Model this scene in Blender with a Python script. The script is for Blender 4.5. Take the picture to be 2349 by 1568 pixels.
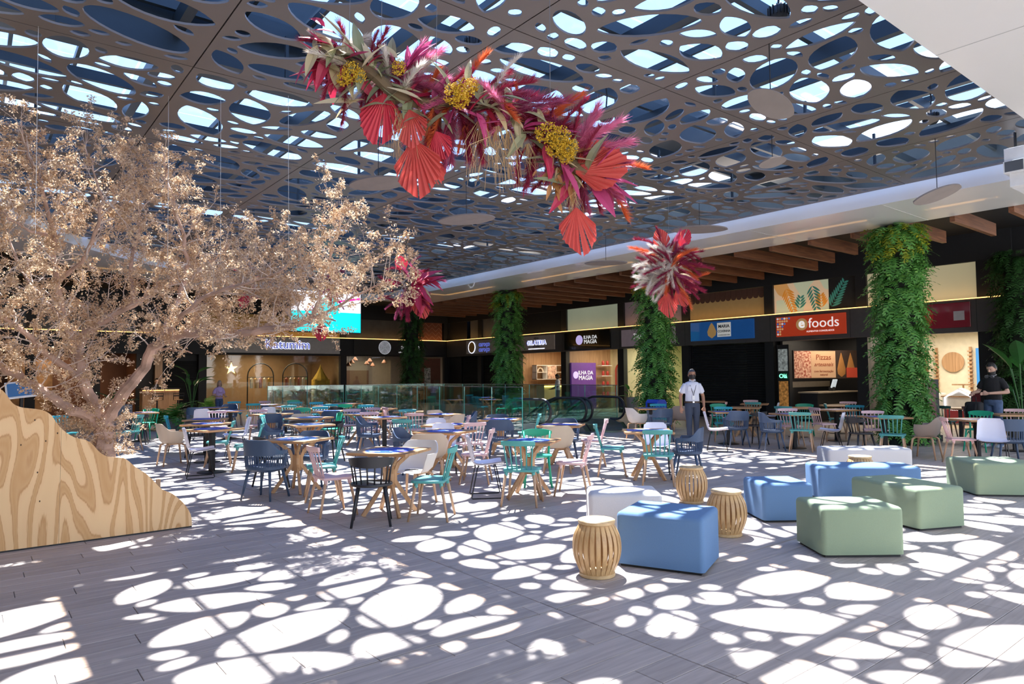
import bpy, bmesh, math, random
from mathutils import Vector, Matrix, Euler, kdtree
from math import sin, cos, pi, radians, sqrt, atan2, tan
random.seed(7)
scene = bpy.context.scene
for o in list(bpy.data.objects):
    bpy.data.objects.remove(o)
COL = scene.collection
# ------------------------------------------------------------------ camera
FPX, CX, CY = 1566.0, 1174.5, 784.0
CAM = Vector((0, 0, 1.63))
PITCH = math.atan(76.5 / FPX); YAW = radians(38.5); ROLL = radians(0.5)
cd = bpy.data.cameras.new('camera'); cam = bpy.data.objects.new('camera', cd); COL.objects.link(cam)
cd.sensor_width = 36.0; cd.lens = FPX / 2349 * 36; cd.clip_end = 500
RM = Matrix.Rotation(-YAW, 3, 'Z') @ Matrix.Rotation(pi / 2 + PITCH, 3, 'X') @ Matrix.Rotation(-ROLL, 3, 'Z')
cam.matrix_world = Matrix.Translation(CAM) @ RM.to_4x4()
scene.camera = cam
# ------------------------------------------------------------------ light and exposure
SUN_DIR = Vector((.22, .40, 1.0)).normalized()          # from the ground towards the sun
sd = bpy.data.lights.new('sun', 'SUN'); sd.energy = 26.0; sd.angle = radians(.6); sd.color = (1, .83, .66)
sun = bpy.data.objects.new('sun', sd); COL.objects.link(sun)
sun.rotation_euler = SUN_DIR.to_track_quat('Z', 'Y').to_euler()
w = bpy.data.worlds.new('world'); scene.world = w; w.use_nodes = True
nt = w.node_tree; nt.nodes.clear()
wo = nt.nodes.new('ShaderNodeOutputWorld'); bg = nt.nodes.new('ShaderNodeBackground')
tc = nt.nodes.new('ShaderNodeTexCoord'); sx = nt.nodes.new('ShaderNodeSeparateXYZ'); rp = nt.nodes.new('ShaderNodeValToRGB')
nt.links.new(tc.outputs['Generated'], sx.inputs[0]); nt.links.new(sx.outputs['Z'], rp.inputs[0])
rp.color_ramp.elements[0].position = 0.0; rp.color_ramp.elements[0].color = (1.0, .97, .94, 1)
rp.color_ramp.elements[1].position = 1.0; rp.color_ramp.elements[1].color = (.15, .36, .85, 1)
e = rp.color_ramp.elements.new(.35); e.color = (.45, .66, 1.0, 1)
nt.links.new(rp.outputs[0], bg.inputs[0]); bg.inputs[1].default_value = 2.4
nt.links.new(bg.outputs[0], wo.inputs[0])
scene.view_settings.view_transform = 'Standard'; scene.view_settings.look = 'None'
scene.view_settings.exposure = 0.55; scene.view_settings.gamma = 1.0; scene.view_settings.use_curve_mapping = False
scene.cycles.max_bounces = 7; scene.cycles.diffuse_bounces = 4; scene.cycles.glossy_bounces = 3
scene.cycles.transparent_max_bounces = 14; scene.cycles.sample_clamp_indirect = 8.0
# ------------------------------------------------------------------ pixel helpers
def ray(px, py):
    return (RM @ Vector(((px - CX) / FPX, -(py - CY) / FPX, -1.0))).normalized()
def onz(px, py, z=0.0):
    d = ray(px, py); return CAM + d * ((z - CAM.z) / d.z)
def onx(px, py, x):
    d = ray(px, py); return CAM + d * ((x - CAM.x) / d.x)
def ony(px, py, y):
    d = ray(px, py); return CAM + d * ((y - CAM.y) / d.y)
def atd(px, py, dist):
    """point on the pixel's ray at forward depth dist (metres)"""
    d = ray(px, py); f = RM @ Vector((0, 0, -1)); return CAM + d * (dist / d.dot(f))
def proj(p):
    q = RM.transposed() @ (Vector(p) - CAM); return (CX + FPX * q.x / -q.z, CY - FPX * q.y / -q.z, -q.z)
# ------------------------------------------------------------------ materials
MATS = {}
def nodes(name):
    m = bpy.data.materials.new(name); m.use_nodes = True; t = m.node_tree
    return m, t, t.nodes['Principled BSDF']
def mat(name, col, rough=.5, metal=0.0, var=.06, scale=6.0, bump=0.0, spec=None, emit=0.0, coat=0.0, trans=0.0):
    if name in MATS: return MATS[name]
    m, t, b = nodes(name)
    b.inputs['Roughness'].default_value = rough; b.inputs['Metallic'].default_value = metal
    if spec is not None: b.inputs['Specular IOR Level'].default_value = spec
    if coat: b.inputs['Coat Weight'].default_value = coat
    c = (*col, 1)
    b.inputs['Base Color'].default_value = c
    tcn = t.nodes.new('ShaderNodeTexCoord'); n = t.nodes.new('ShaderNodeTexNoise')
    n.inputs['Scale'].default_value = scale; n.inputs['Detail'].default_value = 4
    t.links.new(tcn.outputs['Object'], n.inputs['Vector'])
    if var:
        r = t.nodes.new('ShaderNodeValToRGB')
        r.color_ramp.elements[0].position = .3; r.color_ramp.elements[1].position = .7
        r.color_ramp.elements[0].color = (*[max(0, x * (1 - var)) for x in col], 1)
        r.color_ramp.elements[1].color = (*[min(1, x * (1 + var)) for x in col], 1)
        t.links.new(n.outputs['Fac'], r.inputs[0]); t.links.new(r.outputs[0], b.inputs['Base Color'])
        if emit: t.links.new(r.outputs[0], b.inputs['Emission Color'])
    if emit:
        b.inputs['Emission Color'].default_value = c; b.inputs['Emission Strength'].default_value = emit
    if bump:
        bp = t.nodes.new('ShaderNodeBump'); bp.inputs['Strength'].default_value = bump; bp.inputs['Distance'].default_value = .01
        n2 = t.nodes.new('ShaderNodeTexNoise'); n2.inputs['Scale'].default_value = scale * 12
        t.links.new(tcn.outputs['Object'], n2.inputs['Vector'])
        t.links.new(n2.outputs['Fac'], bp.inputs['Height']); t.links.new(bp.outputs[0], b.inputs['Normal'])
    MATS[name] = m; return m
def wood(name, c1, c2, axis=2, scale=1.0, rough=.45, dist=3.0):
    if name in MATS: return MATS[name]
    m, t, b = nodes(name); b.inputs['Roughness'].default_value = rough
    tcn = t.nodes.new('ShaderNodeTexCoord'); mp = t.nodes.new('ShaderNodeMapping')
    s = [14 * scale] * 3; s[axis] = .9 * scale; mp.inputs['Scale'].default_value = s
    n = t.nodes.new('ShaderNodeTexNoise'); n.inputs['Scale'].default_value = 2.0; n.inputs['Detail'].default_value = 5; n.inputs['Distortion'].default_value = dist * .3
    r = t.nodes.new('ShaderNodeValToRGB'); r.color_ramp.elements[0].position = .35; r.color_ramp.elements[1].position = .68
    r.color_ramp.elements[0].color = (*c1, 1); r.color_ramp.elements[1].color = (*c2, 1)
    t.links.new(tcn.outputs['Object'], mp.inputs[0]); t.links.new(mp.outputs[0], n.inputs['Vector'])
    t.links.new(n.outputs['Fac'], r.inputs[0]); t.links.new(r.outputs[0], b.inputs['Base Color'])
    MATS[name] = m; return m
def rnd_mat(name, cols, rough=.6, trans=.0, island=True):
    """colour drawn per loose piece from a ramp"""
    if name in MATS: return MATS[name]
    m, t, b = nodes(name); b.inputs['Roughness'].default_value = rough
    g = t.nodes.new('ShaderNodeNewGeometry'); oi = t.nodes.new('ShaderNodeObjectInfo')
    ad = t.nodes.new('ShaderNodeMath'); ad.operation = 'ADD'; fr = t.nodes.new('ShaderNodeMath'); fr.operation = 'FRACT'
    t.links.new(g.outputs['Random Per Island'], ad.inputs[0]); t.links.new(oi.outputs['Random'], ad.inputs[1]); t.links.new(ad.outputs[0], fr.inputs[0])
    r = t.nodes.new('ShaderNodeValToRGB'); el = r.color_ramp.elements
    while len(el) < len(cols): el.new(.5)
    for i, c in enumerate(cols):
        el[i].position = i / (len(cols) - 1); el[i].color = (*c, 1)
    t.links.new(fr.outputs[0], r.inputs[0]); t.links.new(r.outputs[0], b.inputs['Base Color'])
    if trans:
        tr = t.nodes.new('ShaderNodeBsdfTranslucent'); mx = t.nodes.new('ShaderNodeMixShader'); mx.inputs[0].default_value = trans
        t.links.new(r.outputs[0], tr.inputs[0]); out = t.nodes['Material Output']
        t.links.new(b.outputs[0], mx.inputs[1]); t.links.new(tr.outputs[0], mx.inputs[2]); t.links.new(mx.outputs[0], out.inputs[0])
    MATS[name] = m; return m
def glass(name, tint=(.8, .93, .9), refl=.12, rough=.02):
    if name in MATS: return MATS[name]
    m = bpy.data.materials.new(name); m.use_nodes = True; t = m.node_tree; t.nodes.clear()
    o = t.nodes.new('ShaderNodeOutputMaterial'); tr = t.nodes.new('ShaderNodeBsdfTransparent'); gl = t.nodes.new('ShaderNodeBsdfGlossy')
    tr.inputs[0].default_value = (*tint, 1); gl.inputs['Roughness'].default_value = rough
    lw = t.nodes.new('ShaderNodeLayerWeight'); lw.inputs[0].default_value = .5
    pw = t.nodes.new('ShaderNodeMath'); pw.operation = 'POWER'; pw.inputs[1].default_value = 4.5
    ml = t.nodes.new('ShaderNodeMath'); ml.operation = 'MULTIPLY_ADD'; ml.use_clamp = True; ml.inputs[1].default_value = .85; ml.inputs[2].default_value = refl
    mx = t.nodes.new('ShaderNodeMixShader')
    t.links.new(lw.outputs['Facing'], pw.inputs[0]); t.links.new(pw.outputs[0], ml.inputs[0]); t.links.new(ml.outputs[0], mx.inputs[0])
    t.links.new(tr.outputs[0], mx.inputs[1]); t.links.new(gl.outputs[0], mx.inputs[2]); t.links.new(mx.outputs[0], o.inputs[0])
    MATS[name] = m; return m
# ------------------------------------------------------------------ mesh builder
class MB:
    def __init__(s): s.v = []; s.f = []; s.m = []; s.cm = 0
    def add(s, vs, fs, M=None):
        k = len(s.v)
        s.v += [tuple(M @ Vector(p)) if M is not None else tuple(p) for p in vs]
        s.f += [tuple(i + k for i in f) for f in fs]; s.m += [s.cm] * len(fs); return s
    def box(s, lo, hi, M=None):
        x0, y0, z0 = lo; x1, y1, z1 = hi
        return s.add([(x0, y0, z0), (x1, y0, z0), (x1, y1, z0), (x0, y1, z0), (x0, y0, z1), (x1, y0, z1), (x1, y1, z1), (x0, y1, z1)],
              [(0, 3, 2, 1), (4, 5, 6, 7), (0, 1, 5, 4), (1, 2, 6, 5), (2, 3, 7, 6), (3, 0, 4, 7)], M)
    def cbox(s, c, sz, M=None):
        return s.box([c[i] - sz[i] / 2 for i in range(3)], [c[i] + sz[i] / 2 for i in range(3)], M)
    def tube(s, pts, r, n=6, M=None, flat=None, cap=True, up=None):
        pts = [Vector(p) for p in pts]; k = len(pts)
        rs = r if isinstance(r, (list, tuple)) else [r] * k
        vs = []; prev = None
        for i, p in enumerate(pts):
            t = (pts[min(i + 1, k - 1)] - pts[max(i - 1, 0)])
            t = t.normalized() if t.length > 1e-9 else Vector((0, 0, 1))
            a = prev if prev is not None else (Vector(up) if up else (Vector((0, 0, 1)) if abs(t.z) < .9 else Vector((1, 0, 0))))
            x = (a - t * a.dot(t)); x = x.normalized() if x.length > 1e-6 else t.orthogonal().normalized()
            y = t.cross(x); prev = x
            fl = flat if flat else (1, 1)
            off = pi / n if n == 4 else 0
            for j in range(n):
                g = 2 * pi * j / n + off; vs.append(p + x * (cos(g) * rs[i] * fl[0]) + y * (sin(g) * rs[i] * fl[1]))
        fs = [(i * n + j, i * n + (j + 1) % n, (i + 1) * n + (j + 1) % n, (i + 1) * n + j) for i in range(k - 1) for j in range(n)]
        if cap and n > 2: fs += [tuple(range(n - 1, -1, -1)), tuple((k - 1) * n + j for j in range(n))]
        return s.add(vs, fs, M)
    def lathe(s, prof, n=16, M=None, cap=True):
        vs = [(r * cos(2 * pi * j / n), r * sin(2 * pi * j / n), z) for r, z in prof for j in range(n)]
        k = len(prof)
        fs = [(i * n + j, i * n + (j + 1) % n, (i + 1) * n + (j + 1) % n, (i + 1) * n + j) for i in range(k - 1) for j in range(n)]
        if cap: fs += [tuple(range(n - 1, -1, -1)), tuple((k - 1) * n + j for j in range(n))]
        return s.add(vs, fs, M)
    def grid(s, P, closed_u=False, M=None, flip=False):
        """P[i][j] rows of points"""
        R = len(P); C = len(P[0]); vs = [p for row in P for p in row]; fs = []
        for i in range(R - 1):
            for j in range(C if closed_u else C - 1):
                q = (i * C + j, i * C + (j + 1) % C, (i + 1) * C + (j + 1) % C, (i + 1) * C + j)
                fs.append(q[::-1] if flip else q)
        return s.add(vs, fs, M)
    def prism(s, poly, z0, z1, M=None):
        n = len(poly)
        vs = [(x, y, z0) for x, y in poly] + [(x, y, z1) for x, y in poly]
        return s.add(vs, [tuple(range(n - 1, -1, -1)), tuple(range(n, 2 * n))] + [(i, (i + 1) % n, n + (i + 1) % n, n + i) for i in range(n)], M)
    def mesh(s, name, mats, smooth=False):
        me = bpy.data.meshes.new(name); me.from_pydata(s.v, [], s.f)
        for m in (mats if isinstance(mats, (list, tuple)) else [mats]): me.materials.append(m)
        if len(me.materials) > 1: me.polygons.foreach_set('material_index', s.m)
        if smooth: me.shade_smooth()
        me.update(); return me
    def build(s, name, mats, parent=None, smooth=False, bevel=0, seg=2, loc=None):
        me = s.mesh(name, mats, False)
        if bevel: bevel_mesh(me, bevel, seg)
        if smooth: smooth_angle(me)
        o = bpy.data.objects.new(name, me); COL.objects.link(o)
        if parent: o.parent = parent
        if loc is not None: o.location = loc
        return o
def smooth_angle(me, ang=40):
    me.shade_smooth()
    bm = bmesh.new(); bm.from_mesh(me); a = radians(ang)
    for e in bm.edges:
        if len(e.link_faces) == 2 and e.calc_face_angle(0) > a: e.smooth = False
    bm.to_mesh(me); bm.free()
def bevel_mesh(me, w, seg=2):
    bm = bmesh.new(); bm.from_mesh(me)
    es = [e for e in bm.edges if len(e.link_faces) == 2 and e.calc_face_angle(0) > radians(30)]
    bmesh.ops.bevel(bm, geom=es, offset=w, segments=seg, affect='EDGES', profile=.5)
    bm.to_mesh(me); bm.free()
def tag(o, label=None, cat=None, group=None, kind=None):
    if label: o['label'] = label
    if cat: o['category'] = cat
    if group: o['group'] = group
    if kind: o['kind'] = kind
    return o
def empty(name, loc=(0, 0, 0), rz=0.0):
    o = bpy.data.objects.new(name, None); COL.objects.link(o); o.location = loc; o.rotation_euler = (0, 0, rz); o.empty_display_size = .1; return o
KIDS = {}
def inst(name, me, parent=None, loc=(0, 0, 0), rot=(0, 0, 0), scale=None):
    o = bpy.data.objects.new(name, me); COL.objects.link(o); o.parent = parent; o.location = loc; o.rotation_euler = rot
    if scale is not None: o.scale = scale if not isinstance(scale, (int, float)) else (scale,) * 3
    return o
def copy_tree(o, parent=None):
    c = o.copy(); COL.objects.link(c); c.parent = parent
    for ch in list(o.children): copy_tree(ch, c)
    return c
def text_mesh(txt, size=.2, depth=.01, shear=0.0, bold=0.0, align='CENTER', spacing=1.0):
    cu = bpy.data.curves.new('lettering', 'FONT'); cu.body = txt; cu.size = size; cu.extrude = depth; cu.align_x = align; cu.align_y = 'CENTER'
    cu.shear = shear; cu.offset = bold; cu.space_character = spacing; cu.resolution_u = 3
    ob = bpy.data.objects.new('lettering', cu); COL.objects.link(ob)
    dg = bpy.context.evaluated_depsgraph_get(); me = bpy.data.meshes.new_from_object(ob.evaluated_get(dg))
    bpy.data.objects.remove(ob); bpy.data.curves.remove(cu); return me
def text(txt, parent, M, m, size=.2, depth=.008, **k):
    me = text_mesh(txt, size, depth, **k); me.materials.clear(); me.materials.append(m); me.transform(M)
    o = bpy.data.objects.new('lettering', me); COL.objects.link(o); o.parent = parent; return o
# ================================================================== structure: floor
def plank_mat():
    m, t, b = nodes('floor plank tile')
    g = t.nodes.new('ShaderNodeNewGeometry'); oi = t.nodes.new('ShaderNodeObjectInfo')
    mp = t.nodes.new('ShaderNodeMapping'); mp.inputs['Scale'].default_value = (1.1, 16, 16)
    n = t.nodes.new('ShaderNodeTexNoise'); n.inputs['Scale'].default_value = 1.6; n.inputs['Detail'].default_value = 8; n.inputs['Distortion'].default_value = .7
    t.links.new(g.outputs['Position'], mp.inputs[0]); t.links.new(mp.outputs[0], n.inputs['Vector'])
    r = t.nodes.new('ShaderNodeValToRGB'); el = r.color_ramp.elements
    el[0].position = .28; el[0].color = (.325, .278, .252, 1); el[1].position = .72; el[1].color = (.47, .405, .37, 1)
    ad = t.nodes.new('ShaderNodeMath'); ad.operation = 'ADD'; fr = t.nodes.new('ShaderNodeMath'); fr.operation = 'FRACT'
    t.links.new(g.outputs['Random Per Island'], ad.inputs[0]); t.links.new(oi.outputs['Random'], ad.inputs[1]); t.links.new(ad.outputs[0], fr.inputs[0])
    mr = t.nodes.new('ShaderNodeMapRange'); mr.inputs['To Min'].default_value = .9; mr.inputs['To Max'].default_value = 1.1
    t.links.new(fr.outputs[0], mr.inputs[0])
    mx = t.nodes.new('ShaderNodeVectorMath'); mx.operation = 'SCALE'
    t.links.new(n.outputs['Fac'], r.inputs[0]); t.links.new(r.outputs[0], mx.inputs[0]); t.links.new(mr.outputs[0], mx.inputs['Scale'])
    t.links.new(mx.outputs[0], b.inputs['Base Color']); b.inputs['Roughness'].default_value = .5
    b.inputs['Specular IOR Level'].default_value = .35
    return m
M_PLANK = plank_mat()
M_GROUT = mat('dark grout', (.13, .12, .12), .8)
FX0, FX1, FY0, FY1 = -5.0, 22.0, -5.0, 33.6
HX0, HX1, HY0, HY1 = 12.1, 15.8, 14.7, 26.0
b = MB()
for lo, hi in (((FX0, FY0), (FX1, HY0)), ((FX0, HY1), (FX1, FY1)), ((FX0, HY0), (HX0, HY1)), ((HX1, HY0), (FX1, HY1))):
    b.box((*lo, -.25), (*hi, -.008))
floor = tag(b.build('floor', M_GROUT), 'grey-brown wood-look plank tile floor of the atrium', kind='structure')
PW, PL, GAP = .2, 1.2, .0022
planks = []
def hrange(a0, a1, cut):
    out = [(a0, a1)]
    for c in cut:
        nn = []
        for p, q in out:
            if p < c - .004 and q > c + .004: nn += [(p, c - .004), (c + .004, q)]
            else: nn.append((p, q))
        out = nn
    return out
ycuts = [3.62, 9.62, 15.62, 21.62]; xcuts = [3.25, 9.25, 15.25]
y = FY0; r = 0
while y < FY1 - .01:
    y1 = min(y + PW, FY1); x = FX0 - (r * .37 % 1.2); r += 1
    while x < FX1:
        xa, xb = max(x, FX0), min(x + PL, FX1); x += PL
        if xb - xa < .05: continue
        for ya, yb in hrange(y + GAP, y1 - GAP, ycuts):
            for p, q in hrange(xa + GAP, xb - GAP, xcuts):
                if q < HX0 + .02 or p > HX1 - .02 or yb < HY0 + .02 or ya > HY1 - .02: planks.append((p, q, ya, yb))
                else:
                    if p < HX0 - .1: planks.append((p, HX0, ya, yb))
                    if q > HX1 + .1: planks.append((HX1, q, ya, yb))
    y = y1
def seen_area(pl):
    cx, cy = (pl[0] + pl[1]) / 2, (pl[2] + pl[3]) / 2
    if .6225 * cx + .7826 * cy < 1.5: return 0
    u, v, d = proj((cx, cy, 0))
    if not (-60 < u < 2409 and 900 < v < 1600): return 0
    return (pl[1] - pl[0]) * (pl[3] - pl[2]) / d ** 3
planks.sort(key=seen_area, reverse=True)
def plank_geo(bm, p):
    x0, x1, y0, y1 = p; e = .0025
    bm.add([(x0, y0, -.008), (x1, y0, -.008), (x1, y1, -.008), (x0, y1, -.008), (x0, y0, -e), (x1, y0, -e), (x1, y1, -e), (x0, y1, -e),
            (x0 + e, y0 + e, 0), (x1 - e, y0 + e, 0), (x1 - e, y1 - e, 0), (x0 + e, y1 - e, 0)],
           [(0, 1, 5, 4), (1, 2, 6, 5), (2, 3, 7, 6), (3, 0, 4, 7), (4, 5, 9, 8), (5, 6, 10, 9), (6, 7, 11, 10), (7, 4, 8, 11), (8, 9, 10, 11)])
shared = {}
for p in planks[:300]:
    k = (round(p[1] - p[0], 3), round(p[3] - p[2], 3))
    if k not in shared:
        bm = MB(); plank_geo(bm, (0, k[0], 0, k[1])); shared[k] = bm.mesh('plank', M_PLANK)
    inst('plank', shared[k], floor, (p[0], p[2], 0))
bm = MB()
for p in planks[300:]: plank_geo(bm, p)
tag(bm.build('plank_field', M_PLANK, floor), kind='stuff')
# pit under the escalators
M_PIT = mat('pit concrete', (.17, .18, .18), .7)
b = MB()
b.box((HX0 - .3, HY0 - .2, -5.2), (HX1 + .3, HY1 + .3, -5.0))
for lo, hi in (((HX0 - .2, HY0), (HX0, HY1)), ((HX1, HY0), (HX1 + .2, HY1)), ((HX0 - .2, HY0 - .2), (HX1 + .2, HY0)), ((HX0 - .2, HY1), (HX1 + .2, HY1 + .2))):
    b.box((*lo, -5.0), (*hi, -.26))
tag(b.build('stairwell_wall', M_PIT), 'grey concrete sides of the escalator well below the floor', kind='structure')

# ================================================================== structure: white bulkheads and soffits
M_WHITE = mat('white bulkhead', (.74, .73, .71), .28, var=.02, scale=.6, coat=.3)
M_SEAM = mat('bulkhead seam', (.5, .5, .49), .5)
b = MB(); b.box((14.3, -5, 5.0), (16.65, 27.4, 5.32))
bh = tag(b.build('ceiling_bulkhead', M_WHITE), 'glossy white bulkhead along the shop gallery above planted columns', kind='structure')
b = MB()
for yy in range(-3, 27, 3): b.box((14.3, yy, 4.996), (16.65, yy + .012, 5.001))
tag(b.build('panel_seam', M_SEAM, bh), kind='stuff')
b = MB(); b.box((-5, -5, 5.0), (14.3, 2.75, 5.32)); nb = tag(b.build('ceiling_soffit', M_WHITE), 'white soffit slab over the near edge of the atrium', kind='structure')
b = MB()
for yy in (-2.4, -.7, 1.0): b.box((-5, yy, 4.996), (14.3, yy + .012, 5.001))
for xx in range(-4, 14, 3): b.box((xx, -5, 4.996), (xx + .012, 2.75, 5.001))
tag(b.build('panel_seam', M_SEAM, nb), kind='stuff')
def catmull(P, n=8, dim=2):
    out = []
    for i in range(len(P) - 1):
        p0, p1, p2, p3 = P[max(i - 1, 0)], P[i], P[i + 1], P[min(i + 2, len(P) - 1)]
        for k in range(n):
            t = k / n
            out.append(tuple(.5 * (2 * p1[d] + (p2[d] - p0[d]) * t + (2 * p0[d] - 5 * p1[d] + 4 * p2[d] - p3[d]) * t * t + (3 * p1[d] - p0[d] - 3 * p2[d] + p3[d]) * t ** 3) for d in range(dim)))
    out.append(tuple(P[-1])); return out
EDGE = catmull([(-.05, 2.75), (-.05, 9), (.1, 14), (.7, 17.5), (2.2, 20.4), (4.8, 23), (8, 25.6), (11, 27), (14.3, 27.4)], 5)
OUT = []
for i, p in enumerate(EDGE):
    a, c = EDGE[max(i - 1, 0)], EDGE[min(i + 1, len(EDGE) - 1)]
    d = Vector((c[0] - a[0], c[1] - a[1])).normalized(); OUT.append((p[0] - d.y * 2.3, p[1] + d.x * 2.3))
b = MB()
n = len(EDGE)
b.add([(x, y, 5.0) for x, y in EDGE] + [(x, y, 5.0) for x, y in OUT] + [(x, y, 5.32) for x, y in EDGE] + [(x, y, 5.32) for x, y in OUT],
      [f for i in range(n - 1) for f in ((i, n + i, n + i + 1, i + 1), (2 * n + i, 2 * n + i + 1, 3 * n + i + 1, 3 * n + i), (i, i + 1, 2 * n + i + 1, 2 * n + i), (n + i, 3 * n + i, 3 * n + i + 1, n + i + 1))])
tag(b.build('ceiling_bulkhead', M_WHITE, smooth=True), 'curved white bulkhead behind the dried tree closing the skylight', kind='structure')
M_BLACK = mat('matt black paint', (.012, .013, .016), .6)
M_CHAR = mat('charcoal panel', (.035, .034, .036), .55, bump=.1)
b = MB(); b.box((16.65, -5, 5.5), (26.5, 38.2, 5.6))
poly = list(OUT) + [(16.65, OUT[-1][1]), (16.65, 38.2), (-5, 38.2), (-5, 2.75)]
b.prism(poly, 5.5, 5.6)
tag(b.build('ceiling_gallery', M_BLACK), 'matt black ceiling over the shop galleries', kind='structure')
# ================================================================== structure: perforated ceiling
def hole_pts(h, n=22):
    cx, cy, a, bb, p, ang = h; out = []
    for k in range(n):
        t = 2 * pi * k / n; s = sin(t); x = a * cos(t); yv = bb * s * abs(s) ** p
        out.append((cx + x * cos(ang) - yv * sin(ang), cy + x * sin(ang) + yv * cos(ang)))
    return out
def inside(h, x, y, g):
    cx, cy, a, bb, p, ang = h; dx, dy = x - cx, y - cy
    u = (dx * cos(ang) + dy * sin(ang)) / (a + g)
    if abs(u) >= 1: return False
    v = abs(-dx * sin(ang) + dy * cos(ang))
    return v < (bb + g) * (1 - u * u) ** ((1 + p * .8) / 2)
PX, PY = 2.43, 2.96
def gen_holes(rng):
    H = []; pts = []
    stages = [(.42, .62, .19, .28, 300, 6), (.27, .40, .13, .23, 900, 14), (.15, .25, .09, .15, 1600, 24), (.075, .13, .05, .08, 1500, 26)]
    for a0, a1, b0, b1, tries, mx in stages:
        c = 0
        for _ in range(tries):
            a = rng.uniform(a0, a1); bb = rng.uniform(b0, b1); p = rng.choice((.0, .35, .55, .55, .7)); ang = rng.gauss(0, .42) + rng.choice((0, 0, 0, 1.2))
            h = (rng.uniform(.08, PX - .08), rng.uniform(.08, PY - .08), a, bb, p, ang)
            q = hole_pts(h, 16)
            if any(not (.055 < u < PX - .055 and .045 < v < PY - .045) for u, v in q): continue
            ok = True
            for h2, q2 in zip(H, pts):
                dd = sqrt((h[0] - h2[0]) ** 2 + (h[1] - h2[1]) ** 2)
                if dd > a + h2[2] + .05: continue
                if dd < min(bb, h2[3]) or any(inside(h2, u, v, .034) for u, v in q) or any(inside(h, u, v, .034) for u, v in q2): ok = False; break
            if ok:
                H.append(h); pts.append(q); c += 1
                if c >= mx: break
    return H
def panel_mesh(H, name='ceiling_panel'):
    cu = bpy.data.curves.new(name, 'CURVE'); cu.dimensions = '2D'; cu.fill_mode = 'BOTH'; cu.extrude = .012
    def spl(pp):
        s = cu.splines.new('POLY'); s.points.add(len(pp) - 1); s.use_cyclic_u = True
        for k, (u, v) in enumerate(pp): s.points[k].co = (u, v, 0, 1)
    g = .007
    spl([(g, g), (PX - g, g), (PX - g, PY - g), (g, PY - g)])
    for h in H: spl(hole_pts(h, 24 if h[2] > .2 else 14))
    ob = bpy.data.objects.new(name, cu); COL.objects.link(ob)
    me = bpy.data.meshes.new_from_object(ob.evaluated_get(bpy.context.evaluated_depsgraph_get()))
    bpy.data.objects.remove(ob); bpy.data.curves.remove(cu); return me
M_PANEL = mat('taupe metal panel', (.155, .134, .124), .42, .25, var=.04, scale=2)
rng = random.Random(21)
VAR = []
for k in range(5):
    me = panel_mesh(gen_holes(rng)); me.materials.clear(); me.materials.append(M_PANEL); VAR.append(me)
ceil = empty('ceiling', (0, 0, 5.27)); tag(ceil, 'taupe perforated metal ceiling with leaf-shaped openings under the skylight', kind='structure')
def edge_x(y):
    for (x0, y0), (x1, y1) in zip(EDGE, EDGE[1:]):
        if y0 <= y <= y1: return x0 + (x1 - x0) * (y - y0) / max(1e-6, y1 - y0)
    return EDGE[-1][0] if y > EDGE[-1][1] else EDGE[0][0]
CXJ = [-.46 + PX * k for k in range(7)]; CYJ = [2.49 + PY * k for k in range(9)]
lastv = None
for j, yy in enumerate(CYJ):
    for i, xx in enumerate(CXJ[:-1]):
        if xx + PX < edge_x(min(yy + .1, 27.3)) + .1 or yy > 27.4: continue
        k = (i * 2 + j * 3 + (i * j) % 2) % 5; rot = (i + j) % 2
        inst('ceiling_panel', VAR[k], ceil, (xx + PX * rot, yy + PY * rot, 0), (0, 0, pi * rot))
# hair joints between the two sheets of each panel
M_CHAN = mat('dark joint channel', (.03, .03, .033), .6)
for xx in CXJ[1:-1]: MB().box((xx - .03, 2.6, .014), (xx + .03, 27.3, .05)).build('joint_channel', M_CHAN, ceil)
for yy in CYJ: MB().box((CXJ[0], yy - .03, .014), (CXJ[-1], yy + .03, .045)).build('joint_channel', M_CHAN, ceil)
# ================================================================== structure: skylight roof
M_STEEL = mat('dark blue-grey steel', (.016, .026, .036), .45, .3)
roof = empty('roof', (0, 0, 5.6)); tag(roof, 'dark steel and glass skylight above the perforated ceiling', kind='structure')
def rbox(name, lo, hi, m=M_STEEL): return MB().box(lo, hi).build(name, m, roof)
for xx in CXJ: rbox('girder', (xx - .06, 2.6, .38), (xx + .06, 29.5, .60))
yy = 3.2
while yy < 29: rbox('purlin', (-2.5, yy - .035, .62), (16.6, yy + .035, .78)); yy += 1.48
k = 0; xx = -.46 + PX / 3
while xx < 14.2:
    if k % 3 != 2: rbox('glazing_bar', (xx - .025, 2.6, .84), (xx + .025, 29.5, .94))
    xx += PX / 3; k += 1
rbox('box_girder', (-3, 9.25, .15), (3.9, 9.8, 1.4)); rbox('box_girder', (9.5, 8.3, .6), (16.6, 8.75, 1.4)); rbox('box_girder', (-3, 17.6, .3), (16.6, 18.2, 1.4)); rbox('box_girder', (-3, 23.6, .3), (16.6, 24.2, 1.4))
b = MB(); b.box((16.6, -5, -.3), (16.7, 30, 1.5)); b.box((-3, 29.6, -.3), (16.7, 29.7, 1.5)); b.box((-3, 2.4, -.28), (16.6, 2.5, 1.0)); b.box((-3.1, 2.4, -.3), (-3, 29.6, 1.5)); b.box((-3, 25.6, 1.45), (16.6, 29.6, 1.5)); b.build('roof_deck', M_STEEL, roof)
M_PANE = glass('skylight glass', (.76, .85, .97), .02, .05)
pane = MB().box((.02, .02, 0), (PX - .02, 1.46, .012)).mesh('pane', M_PANE)
for i, xx in enumerate(CXJ[:-1]):
    for j in range(15): inst('pane', pane, roof, (xx, 3.2 + 1.48 * j, .95))
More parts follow.
